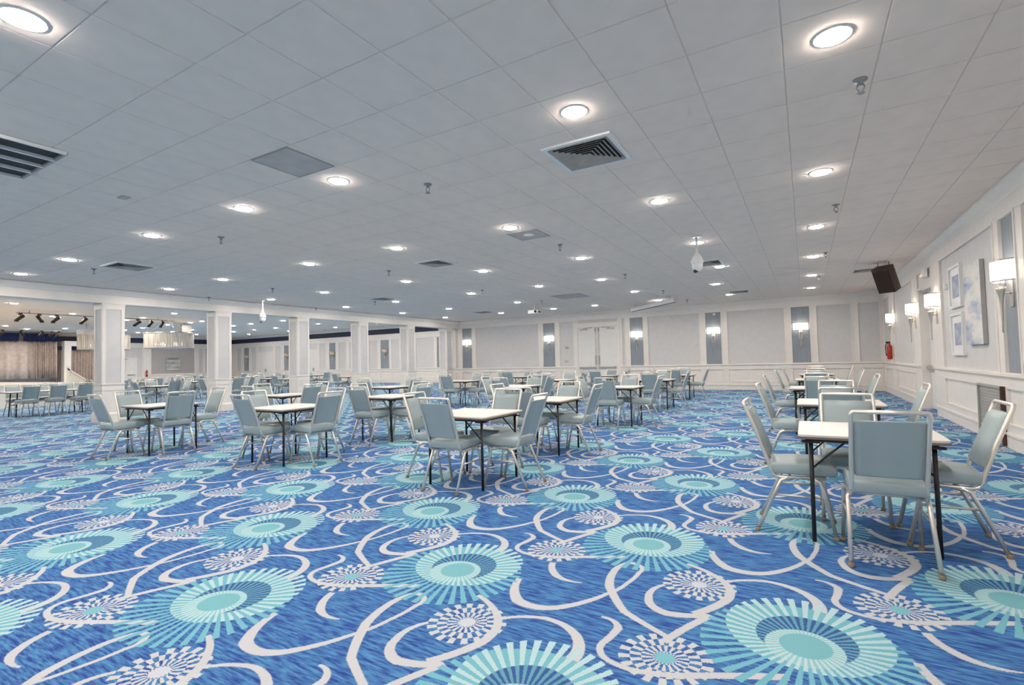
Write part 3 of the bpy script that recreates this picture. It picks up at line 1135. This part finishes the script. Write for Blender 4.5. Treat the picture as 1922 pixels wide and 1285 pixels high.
# projector
pj = thing('projector', 'white ceiling projector hanging on a short pole', 'projector', (-8.6, 16.46, HC))
lathe('ceiling_plate', [(0, 0), (.06, 0), (.06, -.015), (0, -.015)], M['plastic'], pj, 14)
tube('pole', [(0, 0, -.01), (0, 0, -.2)], .018, M['plastic'], pj)
b_ = box('projector_body', -.2, .2, -.16, .16, -.33, -.2, M['plastic'], pj, .02)
tube('lens_barrel', [(.12, -.15, -.26), (.14, -.22, -.265)], .045, M['black'], b_, 12)
box('side_vent', .2, .206, -.1, .1, -.3, -.23, M['wood'], b_)

# roll up screen, hung diagonally
a, b = on_z(1186, 585, 3.12), on_z(1268, 566.5, 3.12)
L = (b - a).length
sc = thing('projection_screen', 'rolled up projection screen case hanging diagonally under the ceiling', 'projection screen', tuple((a + b) / 2), math.atan2(b.y - a.y, b.x - a.x))
box('screen_case', -L / 2, L / 2, -.06, .06, 0, .13, M['plastic'], sc, .015)
box('screen_slot', -L / 2 + .03, L / 2 - .03, -.03, .03, -.012, .0, M['black'], sc)
for s in (-1, 1):
    tube('hanger', [(s * L * .4, 0, .12), (s * L * .4, 0, HC - 3.12)], .01, M['nickel'], sc, 6)
    box('end_cap', s * L / 2, s * (L / 2 + .02), -.065, .065, -.005, .135, M['panel_dim'], sc)

# wooden loudspeaker
spk = thing('loudspeaker', 'dark wooden loudspeaker slung from the ceiling by the picture wall', 'speaker', (1.62, 14.2, 2.93))
spk.rotation_euler = (math.radians(26), 0, math.radians(-36))
box('cabinet', -.18, .18, -.02, .22, -.30, .30, M['wood'], spk, .008)
box('grille_cloth', -.165, .165, -.032, -.02, -.28, .22, M['cloth_black'], spk)
box('name_plate', -.05, .05, -.03, -.02, .235, .265, M['black'], spk)
_inv = (Matrix.Translation(spk.location) @ spk.rotation_euler.to_matrix().to_4x4()).inverted()
for s in (-1, 1):
    w0 = _inv.inverted() @ Vector((s * .12, .14, .25))
    tube('hanging_rod', [_inv @ w0, _inv @ Vector((w0.x, w0.y, HC))], .008, M['black'], spk, 6)

# ------------------------------------------------------------------ spotlights on tracks and chandeliers
ZT = HL - .14


def make_spot():
    root = bpy.data.objects.new('spotlight', None)
    COL.objects.link(root)
    box('track_adapter', -.03, .03, -.08, .08, -.07, 0, M['spot'], root)
    tube('yoke', [(0, 0, -.06), (0, 0, -.16)], .018, M['spot'], root, 6)
    tube('lamp_body', [(-.03, .14, -.12), (0, 0, -.22), (.03, -.15, -.34)], .075, M['spot'], root, 12)
    lathe('lamp_hood', [(.08, .05), (.085, -.05), (.08, -.05), (.075, .05)], M['spot'], root, 12, loc=(.03, -.16, -.36))
    return root


s0 = make_spot()
used = False
tracks = [(on_z(32, 587, ZT), on_z(312, 602, ZT), [38, 74, 106, 158, 259, 283, 304], 'track running parallel to the stage'),
          (on_z(-60, 615.5, ZT), on_z(110, 622.2, ZT), [5, 41, 79, 97, 114], 'track right above the stage curtain')]
for k, (a, b, pxs, nm) in enumerate(tracks):
    xm = (a.x + b.x) / 2
    tr = box('light_track', xm - .03, xm + .03, a.y, b.y, ZT, ZT + .04, M['grille'])
    tag(tr, 'slim ceiling lighting %s' % nm, 'light track')
    for yy in (a.y + .4, (a.y + b.y) / 2, b.y - .4):
        tube('track_rod', [(xm, yy, ZT + .03), (xm, yy, HL)], .012, M['grille'], tr, 6)
    for j, px in enumerate(pxs):
        d = ray(px, 600)
        yy = min(max(xm / d.x * d.y, a.y + .1), b.y - .1)
        o = s0 if not used else clone(s0)
        used = True
        o.location = (xm, yy, ZT)
        o.scale = (.85, .85, .85)
        o.rotation_euler = (0, 0, math.radians(-90 + (30, -60, 25, 20, 55, 0, -10)[j % 7]))
        tag(o, 'dark stage spotlight clamped to the %s' % nm, 'spotlight', 'spotlights on the %s' % nm)


def chandelier(x, y, label):
    t = thing('chandelier', label, 'chandelier', (x, y, HL), 0, 'drum chandeliers')
    R_, zb, zt = 1.10, 2.43 - HL, 3.24 - HL
    lathe('ceiling_canopy', [(0, 0), (.25, 0), (.25, -.05), (0, -.05)], M['nickel'], t, 20)
    for k in range(4):
        an = PI / 4 + k * PI / 2
        tube('suspension_cable', [(.2 * math.cos(an), .2 * math.sin(an), -.05), (.95 * math.cos(an), .95 * math.sin(an), zt + .02)], .012, M['nickel'], t, 6)
    lathe('top_rim', [(R_ - .02, zt), (R_ + .03, zt), (R_ + .03, zt - .05), (R_ - .02, zt - .05), (R_ - .02, zt)], M['nickel'], t, 40)
    lathe('bottom_rim', [(R_ - .03, zb + .04), (R_ + .02, zb + .04), (R_ + .02, zb), (R_ - .03, zb), (R_ - .03, zb + .04)], M['crystal'], t, 40)
    bm = bmesh.new()
    for k in range(110):
        an = 2 * PI * k / 110
        rr = R_ - .01 * (k % 2)
        tube_bm(bm, [(rr * math.cos(an), rr * math.sin(an), zt - .03), (rr * math.cos(an), rr * math.sin(an), zb + .03)], .028, 5)
    s = finish('crystal_strands', bm, M['crystal'], t)
    s['kind'] = 'stuff'
    for k in range(6):
        an = k * PI / 3
        lathe('bulb', [(0, zb + .12), (.06, zb + .16), (.07, zb + .22), (.03, zb + .3), (0, zb + .32)], emit_bulb, t, 10, loc=(.55 * math.cos(an), .55 * math.sin(an), 0))
    lathe('bottom_bowl', [(0, zb - .05), (.5, zb - .03), (.9, zb + .03), (R_ - .03, zb + .04)], M['crystal'], t, 30)
    return t


emit_bulb = emit('chandelier_bulb', (1, .93, .82, 1), 4.0)
chandelier(-29.5, 14.0, 'large drum chandelier of crystal strands hanging before the painting')
chandelier(-32.6, 12.27, 'large drum chandelier of crystal strands hanging before the side drape')
p = on_z(100, 613, HL)
wb = thing('ceiling_projector', 'white box projector hung under the ceiling near the stage', 'projector', (p.x + 3, p.y + .5, HL))
tube('pole', [(0, 0, 0), (0, 0, -.3)], .03, M['plastic'], wb)
b_ = box('projector_body', -.3, .3, -.35, .35, -.62, -.3, M['plastic'], wb, .03)
tube('lens_barrel', [(-.3, .1, -.45), (-.4, .1, -.46)], .08, M['grille'], b_, 12)


pb = on_y(346, 617, 15.6)
gb = thing('ceiling_box', 'pale grey box hung under the ceiling beside a drum chandelier', 'speaker', (pb.x, 15.6, HL))
tube('drop_rod', [(0, 0, 0), (0, 0, pb.z + .2 - HL)], .02, M['nickel'], gb, 6)
gbx = box('box_body', -.28, .28, -.25, .25, pb.z - .2 - HL, pb.z + .2 - HL, M['grille'], gb, .02)
box('front_mesh', -.25, .25, -.258, -.25, pb.z - .17 - HL, pb.z + .17 - HL, M['panel_dim'], gbx)


# ------------------------------------------------------------------ wall sconces
def make_sconce(name, shade_m):
    """wall at y=0, sconce projects to -y"""
    root = bpy.data.objects.new(name, None)
    COL.objects.link(root)
    box('backplate', -.06, .06, -.02, 0, -.30, .08, M['nickel'], root, .004)
    tube('arm', [(0, -.01, -.12), (0, -.09, -.12)], .012, M['nickel'], root, 8)
    lathe('trumpet_stem', [(0, -.62), (.008, -.62), (.010, -.5), (.016, -.3), (.026, -.17), (.045, -.08), (.058, -.04), (.052, -.04), (0, -.09)], M['nickel'], root, 16, loc=(0, -.11, 0))
    tube('support_rod', [(0, -.11, -.08), (0, -.11, .12)], .010, M['nickel'], root, 6)

    def half(name, z0, z1, off, m):
        bm = bmesh.new()
        n = 18
        ring0, ring1 = [], []
        for k in range(n + 1):
            an = PI + PI * k / n
            x, y = (.235 + off) * math.cos(an), (.185 + off) * math.sin(an) - .012
            ring0.append(bm.verts.new((x, y, z0)))
            ring1.append(bm.verts.new((x, y, z1)))
        for k in range(n):
            bm.faces.new((ring0[k], ring0[k + 1], ring1[k + 1], ring1[k]))
        o = finish(name, bm, m, root, True)
        md = o.modifiers.new('thickness', 'SOLIDIFY')
        md.thickness = .006
        return o
    half('shade', .03, .29, 0, shade_m)
    half('shade_rim', .28, .30, .004, M['nickel'])
    half('shade_rim', .02, .04, .004, M['nickel'])
    return root


sco = make_sconce('wall_sconce', M['shade'])
blue_mid = [(-15.09 - 14.44) / 2, (-10.48 - 9.83) / 2, (-6.38 - 5.77) / 2, (-3.36 - 2.74) / 2, (-.42 + .21) / 2]
nm = ['on the blue panel closest to the columns', 'on the blue panel left of the double door', 'on the blue panel right of the double door', 'on the middle blue panel of far wall', 'on the blue panel closest to the picture wall']
nm = ['on far wall blue panel closest to the columns', 'on far wall blue panel between wide grey panel and thermostat', 'on far wall blue panel between double door and wall camera', 'on far wall blue panel below a small white sensor', 'on far wall blue panel closest to the picture wall']
for k, xx in enumerate(blue_mid):
    o = sco if k == 0 else clone(sco)
    o.location = (xx, YW - .006, 2.13)
    tag(o, 'lit drum sconce %s' % nm[k], 'wall lamp', 'lit wall sconces')
for k, yy in enumerate((8.68, 12.75, 14.95, 18.35)):
    o = clone(sco)
    o.location = (XW - (.006 if k == 0 else .02), yy, 2.13)
    o.rotation_euler = (0, 0, -PI / 2)
    tag(o, 'lit drum sconce %s' % ('beside the large abstract canvas, on blue panel', 'between the framed pictures and the side door', 'on far side of the side door, picture wall', 'above the fire extinguisher on the picture wall')[k], 'wall lamp', 'lit wall sconces')
off = make_sconce('wall_sconce', M['shade_off'])
for k, px in enumerate((463.5, 538.5, 625, 723)):
    o = off if k == 0 else clone(off)
    o.location = (hx(px), YB - .006, 2.05)
    tag(o, 'unlit drum sconce on a blue panel of the wall beyond the columns', 'wall lamp', 'unlit sconces beyond the columns')


# ------------------------------------------------------------------ pictures on the right wall
def framed(y0, y1, z0, z1, label):
    t = thing('framed_print', label, 'picture', (XW - .006, (y0 + y1) / 2, z0))
    w, h = (y1 - y0) / 2, z1 - z0
    f = .045
    for (u, v, a, b) in ((-w, -w + f, 0, h), (w - f, w, 0, h), (-w + f, w - f, 0, f), (-w + f, w - f, h - f, h)):
        box('frame_bar', -.045, 0, u, v, a, b, M['plastic'], t)
    mt = box('mat_board', -.02, -.001, -w + f, w - f, f, h - f, M['plastic'], t)
    box('print', -.024, -.02, -w + f + .13, w - f - .13, f + .13, h - f - .13, M['art_print'], t)
    return t


framed(10.92, 11.68, 2.03, 2.76, 'upper of two small framed blue prints in white mats')
framed(10.92, 11.68, 1.21, 1.94, 'lower of two small framed blue prints in white mats')
cv = thing('canvas_painting', 'large tall abstract canvas in whites and blues on the wall', 'painting', (XW - .012, 10.18, 1.38))
box('canvas_face', -.055, -.05, -.43, .43, 0, 1.24, M['art_canvas'], cv)
box('canvas_edge', -.05, 0, -.43, .43, 0, 1.24, M['grille'], cv)

# grille below the chair rail
vg = thing('wall_grille', 'grey return air grille low in the wainscot under the canvas', 'air vent', (XW - .03, 9.62, .02))
box('grille_back', -.02, .0, -.52, .52, 0, .77, M['grille'], vg)
for k in range(18):
    box('grille_slat', -.026, -.02, -.49, .49, .03 + k * .041, .064 + k * .041, M['grille'], vg)
for (u, v, a, b) in ((-.54, -.50, 0, .78), (.50, .54, 0, .78), (-.5, .5, 0, .03), (-.5, .5, .75, .78)):
    box('grille_frame', -.05, 0, u, v, a, b, M['wood'] if (u < -.51) else M['grille'], vg)

# exit light over the side door
ex = thing('exit_light', 'small white exit light with red lens above the side door', 'exit light', (XW - .03, 13.55, 2.86))
box('housing', -.09, .0, -.13, .13, 0, .2, M['plastic'], ex, .006)
box('red_lens', -.094, -.09, -.09, .09, .02, .05, M['red_lamp'], ex)
tag(box('smoke_sensor', XW - .05, XW, 11.95, 12.05, 2.42, 2.52, M['plastic'], None, .012), 'small white round sensor on the panel beside the prints', 'sensor')

# small fittings on the far wall
th = box('thermostat', -9.36, -9.20, YW - .035, YW - .006, 1.80, 1.88, M['grille'], None, .006)
tag(th, 'small grey thermostat on narrow grey panel beside the double door', 'thermostat')
sw = box('light_switch', -9.40, -9.22, YW - .02, YW - .006, 1.18, 1.28, M['panel_dim'], None, .004)
tag(sw, 'light switch plate below the thermostat by double door', 'switch')
for x, z, lb in ((-4.75, 2.90, 'small white wall camera high on wide grey panel'), (-3.0, 2.93, 'small white sensor above the sconce on blue panel')):
    t = thing('wall_sensor', lb, 'sensor', (x, YW - .006, z))
    box('sensor_base', -.05, .05, -.03, 0, -.04, .04, M['plastic'], t, .006)
    lathe('sensor_eye', [(0, -.05), (.035, -.04), (.045, 0), (.04, .02), (0, .03)], M['plastic'], t, 12, loc=(0, -.06, -.01))
tag(box('wall_outlet', -1.42, -1.30, YW - .022, YW - .006, .55, .64, M['plastic'], None, .004), 'white outlet cover in the wainscot of the far wall', 'outlet')


# ------------------------------------------------------------------ furniture
def rounded_pad(name, hx_, y0, y1, z0, z1, bev, mat, parent, tilt=0.0, crown=0.0, taper=0.0):
    bm = bmesh.new()
    nx, ny = 6, 6
    add_box(bm, -hx_, hx_, y0, y1, z0, z1)
    bmesh.ops.bevel(bm, geom=list(bm.edges), offset=bev, segments=3, affect='EDGES', profile=0.65)
    o = finish(name, bm, mat, parent, True)
    return o


def make_chair(detail=True):
    root = bpy.data.objects.new('banquet_chair', None)
    COL.objects.link(root)
    # seat pad, slightly higher in front
    bm = bmesh.new()
    prof = [(-.150, .430), (-.157, .438), (-.158, .484), (-.152, .499), (-.138, .505), (-.05, .512), (.10, .518), (.215, .516), (.250, .508), (.264, .494), (.268, .478), (.268, .448), (.258, .432)]
    xs = [-.198, -.193, -.180, 0, .180, .193, .198]
    rows = []
    for i, x in enumerate(xs):
        k = 1.0
        dz = {0: .018, 1: .006, 2: .0, 3: -.006}[min(i, 6 - i)]
        sy = {0: .965, 1: .985, 2: 1.0, 3: 1.0}[min(i, 6 - i)]
        row = []
        for (y, z) in prof:
            zz = z - dz * (1 if z > .49 else 0)
            row.append(bm.verts.new((x, .06 + (y - .06) * sy, zz)))
        rows.append(row)
    n = len(prof)
    for i in range(len(xs) - 1):
        for j in range(n):
            bm.faces.new((rows[i][j], rows[i][(j + 1) % n], rows[i + 1][(j + 1) % n], rows[i + 1][j]))
    bm.faces.new(rows[0])
    bm.faces.new(list(reversed(rows[-1])))
    bmesh.ops.recalc_face_normals(bm, faces=bm.faces)
    finish('seat_pad', bm, M['teal_vinyl'], root, True)
    # back pad follows the raked back
    def back_y(z):
        return -.150 - (z - .50) * .37
    bm = bmesh.new()
    zs = [.540, .548, .565, .70, .84, .872, .886, .890]
    hw = [.164, .170, .173, .173, .173, .173, .170, .164]
    front, rear = [], []
    for z, w in zip(zs, hw):
        bulge = .030 if .56 < z < .88 else .016
        xs2 = (-w, -w * .8, 0, w * .8, w)
        fb = (.3, .9, 1.05, .9, .3)
        rb = (.3, .9, 1.0, .9, .3)
        front.append([bm.verts.new((x, back_y(z) + bulge * k, z)) for x, k in zip(xs2, fb)])
        rear.append([bm.verts.new((x, back_y(z) - .018 * k, z)) for x, k in zip(xs2, rb)])
    for r in range(len(zs) - 1):
        for i in range(4):
            bm.faces.new((front[r][i + 1], front[r][i], front[r + 1][i], front[r + 1][i + 1]))
            bm.faces.new((rear[r][i], rear[r][i + 1], rear[r + 1][i + 1], rear[r + 1][i]))
        for e in (0, 4):
            f = (front[r][e], rear[r][e], rear[r + 1][e], front[r + 1][e])
            bm.faces.new(f if e == 0 else tuple(reversed(f)))
    for r in (0, -1):
        bm.faces.new(front[r] + list(reversed(rear[r])))
    bmesh.ops.recalc_face_normals(bm, faces=bm.faces)
    finish('back_pad', bm, M['teal_vinyl'], root, True)
    # frame: one bent tube, seat side - back upright - top rail - upright - seat side
    pts = []
    half = [(.186, .20, .418), (.186, -.09, .405), (.186, -.125, .415), (.186, -.142, .44), (.186, -.155, .49), (.186, back_y(.70), .70), (.186, back_y(.92), .915), (.183, back_y(.935), .935), (.174, back_y(.945), .945)]
    pts = half + [(-x, y, z) for x, y, z in reversed(half)]
    tube('back_frame', pts, .0138, M['chrome'], root, 8)
    sd_ = 1
    for sx in (-1, 1):
        for nm_, path in (('rear', [(sx * .17, -.01, .398), (sx * .198, -.055, .398), (sx * .203, -.082, .385), (sx * .2045, -.10, .345), (sx * .214, -.248, .012)]),
                          ('front', [(sx * .17, .09, .402), (sx * .198, .135, .402), (sx * .203, .162, .388), (sx * .2045, .175, .345), (sx * .214, .246, .012)])):
            lg = tube('leg', path, .0135, M['chrome'], root, 8)
            if detail:
                x, y, z = path[-1]
                lathe('foot_glide', [(0, 0), (.016, 0), (.0175, .008), (.0175, .026), (.013, .03)], M['cap'], lg, 10, loc=(x, y, 0))
        tube('side_stretcher', [(sx * .2065, -.128, .28), (sx * .2065, .190, .28)], .0085, M['chrome'], root, 6)
    for yy in (-.03, .12):
        tube('under_seat_bar', [(-.18, yy, .402), (.18, yy, .402)], .010, M['chrome'], root, 6)
    return root


chair_near = make_chair(True)


def make_table():
    root = bpy.data.objects.new('card_table', None)
    COL.objects.link(root)
    S = .41

    def slab(name, s, z0, z1, r, mat):
        bm = bmesh.new()
        ring = []
        for cx, cy, a0 in ((s - r, s - r, 0), (-s + r, s - r, PI / 2), (-s + r, -s + r, PI), (s - r, -s + r, 1.5 * PI)):
            for k in range(5):
                an = a0 + PI / 2 * k / 4
                ring.append((cx + r * math.cos(an), cy + r * math.sin(an)))
        A = [bm.verts.new((x, y, z0)) for x, y in ring]
        B = [bm.verts.new((x, y, z1)) for x, y in ring]
        bm.faces.new(list(reversed(A)))
        bm.faces.new(B)
        n_ = len(ring)
        for i in range(n_):
            bm.faces.new((A[i], A[(i + 1) % n_], B[(i + 1) % n_], B[i]))
        return finish(name, bm, mat, root)
    slab('table_top', S, .728, .742, .035, M['laminate'])
    slab('edge_band', S + .003, .714, .729, .036, M['edge'])
    slab('apron', S - .05, .690, .714, .02, M['black'])
    for sx in (-1, 1):
        for sy in (-1, 1):
            x, y = sx * .335, sy * .335
            lg = tube('leg', [(x, y, .70), (x + sx * .004, y + sy * .004, .0)], .0135, M['black'], root, 10)
            box('corner_plate', x - .055, x + .055, y - .03, y + .03, .680, .692, M['black'], lg)
            tube('folding_brace', [(x, y, .50), (x - sx * .10, y, .60), (x - sx * .20, y, .692)], .007, M['black'], lg, 5)
    for sy in (-1, 1):
        tube('leg_crossbar', [(-.335, sy * .335, .44), (-.335, sy * .335 - sy * .001, .44)], .001, M['black'], root, 4) if False else None
    return root


table0 = make_table()

ROWN = ['row beside picture wall', 'row second from picture wall', 'row second from columns', 'row beside columns']
TABN = ['fifth', 'fourth', 'third', 'second', 'nearest']
TAB = [
    [(.345, 4.42), (.31, 6.87), (.17, 9.75), (.20, 12.9), (.25, 16.1)],
    [(-3.19, 4.58), (-3.28, 6.58), (-3.22, 9.7), (-3.32, 13.0), (-3.42, 16.3)],
    [(-6.24, 4.50), (-6.31, 6.55), (-5.62, 9.85), (-6.1, 13.0), (-5.85, 16.1)],
    [(-8.93, 4.14), (-8.95, 6.4), (-8.9, 9.2), (-9.0, 12.4), (-8.9, 15.7)],
]
# chair offsets (from table centre) : south, east, north, west ; small jitters (along, across, turn)
used_t = used_c = False
SIDES = [('near side', 0.0, (0, -1)), ('picture wall side', PI / 2, (1, 0)), ('far wall side', PI, (0, 1)), ('column side', -PI / 2, (-1, 0))]
TWEAK = {
    (0, 0): [(.47, .055, .03), (.455, .06, 0), (.445, .055, 0), (.45, .056, 0)],
    (1, 0): [(.37, .0, .0), (.50, .03, .03), (.51, .03, 0), (.53, -.0, .02)],
    (2, 0): [(.40, -.01, .02), (.50, .03, -.01), (.52, 0, .05), (.52, 0, 0)],
    (3, 0): [(.57, -.06, .05), (.30, .02, -.10), (.66, .1, .08), (.56, .1, .1)],
}


def place_chair(x, y, rz, label, group, detail=True):
    global used_c
    if not used_c:
        used_c = True
        o = chair_near
    else:
        o = clone(chair_near, skip=() if detail else ('foot_glide',))
    o.location = (x, y, 0)
    o.rotation_euler = (0, 0, rz)
    tag(o, label, 'chair', group)
    return o


for c, rowt in enumerate(TAB):
    for k, (tx, ty) in enumerate(rowt):
        o = table0 if not used_t else clone(table0)
        used_t = True
        o.location = (tx, ty, 0)
        tn = ('%s from' % TABN[k]) if k < 4 else 'nearest'
        tag(o, 'square white topped folding table, %s far wall, %s' % (tn, ROWN[c]), 'table', 'square tables in rows')
        tw = TWEAK.get((c, k))
        for s, (sn, rz, (dx, dy)) in enumerate(SIDES):
            if tw:
                dist, acr, turn = tw[s]
            else:
                dist, acr, turn = .505 + random.uniform(-.02, .04), random.uniform(-.025, .025), random.uniform(-.06, .06)
            # local facing +y towards the table: chair south faces +y (rz 0), east faces -x (rz +90)
            px_, py_ = tx + dx * dist - dy * acr, ty + dy * dist + dx * acr
            place_chair(px_, py_, rz + turn, 'teal chair, %s, table %s far wall, %s' % (sn, tn, ROWN[c]), 'teal chairs at tables in rows', k < 3)

# tables beyond the columns
HALLT = [(-17.9, 10.3), (-30.4, 18.2), (-24.6, 9.6), (-19.2, 8.9), (-26.6, 11.8), (-23.0, 12.1), (-32.2, 16.2), (-19.9, 12.0), (-22.3, 15.1), (-20.2, 14.6), (-25.2, 20.1), (-19.0, 16.9), (-28.5, 14.8), (-27.2, 18.3)]
for k, (tx, ty) in enumerate(HALLT):
    o = clone(table0)
    o.location = (tx, ty, 0)
    tag(o, 'square white topped folding table standing beyond the columns', 'table', 'square tables beyond the columns')
    for s, (sn, rz, (dx, dy)) in enumerate(SIDES):
        dist, acr, turn = .515 + random.uniform(-.02, .05), random.uniform(-.025, .025), random.uniform(-.06, .06)
        place_chair(tx + dx * dist - dy * acr, ty + dy * dist + dx * acr, rz + turn, 'teal padded metal chair at a square table beyond the columns', 'teal chairs beyond the columns', False)

# long table in front of the stage
lt = thing('folding_table', 'long white topped folding table in front of the stage', 'table', (-20.2, 6.15, 0), math.radians(90))
box('table_top', -.95, .95, -.38, .38, .725, .742, M['laminate'], lt, .006)
box('edge_band', -.953, .953, -.383, .383, .705, .726, M['edge'], lt)
for sx in (-1, 1):
    for sy in (-1, 1):
        tube('leg', [(sx * .75, sy * .28, .71), (sx * .78, sy * .3, 0)], .016, M['black'], lt, 8)
    tube('leg_crossbar', [(sx * .765, -.29, .35), (sx * .765, .29, .35)], .012, M['black'], lt, 6)
    tube('folding_brace', [(sx * .765, 0, .35), (sx * .3, 0, .70)], .010, M['black'], lt, 6)
for k in range(3):
    yy = 6.15 + (-.62, 0.02, .64)[k]
    place_chair(-20.2 + .60, yy, PI / 2 + (.06, -.05, .08)[k], 'teal padded metal chair on column side of the long table', 'teal chairs around the long table', False)
    place_chair(-20.2 - .62, yy + .1, -PI / 2 + (.1, .05, -.06)[k], 'teal padded metal chair on stage side of the long table', 'teal chairs around the long table', False)
for k in range(2):
    place_chair(-20.47 + .54 * k, 7.38 + .03 * k, PI + (.1, -.1)[k], 'teal padded metal chair at the end of the long table', 'teal chairs around the long table', False)
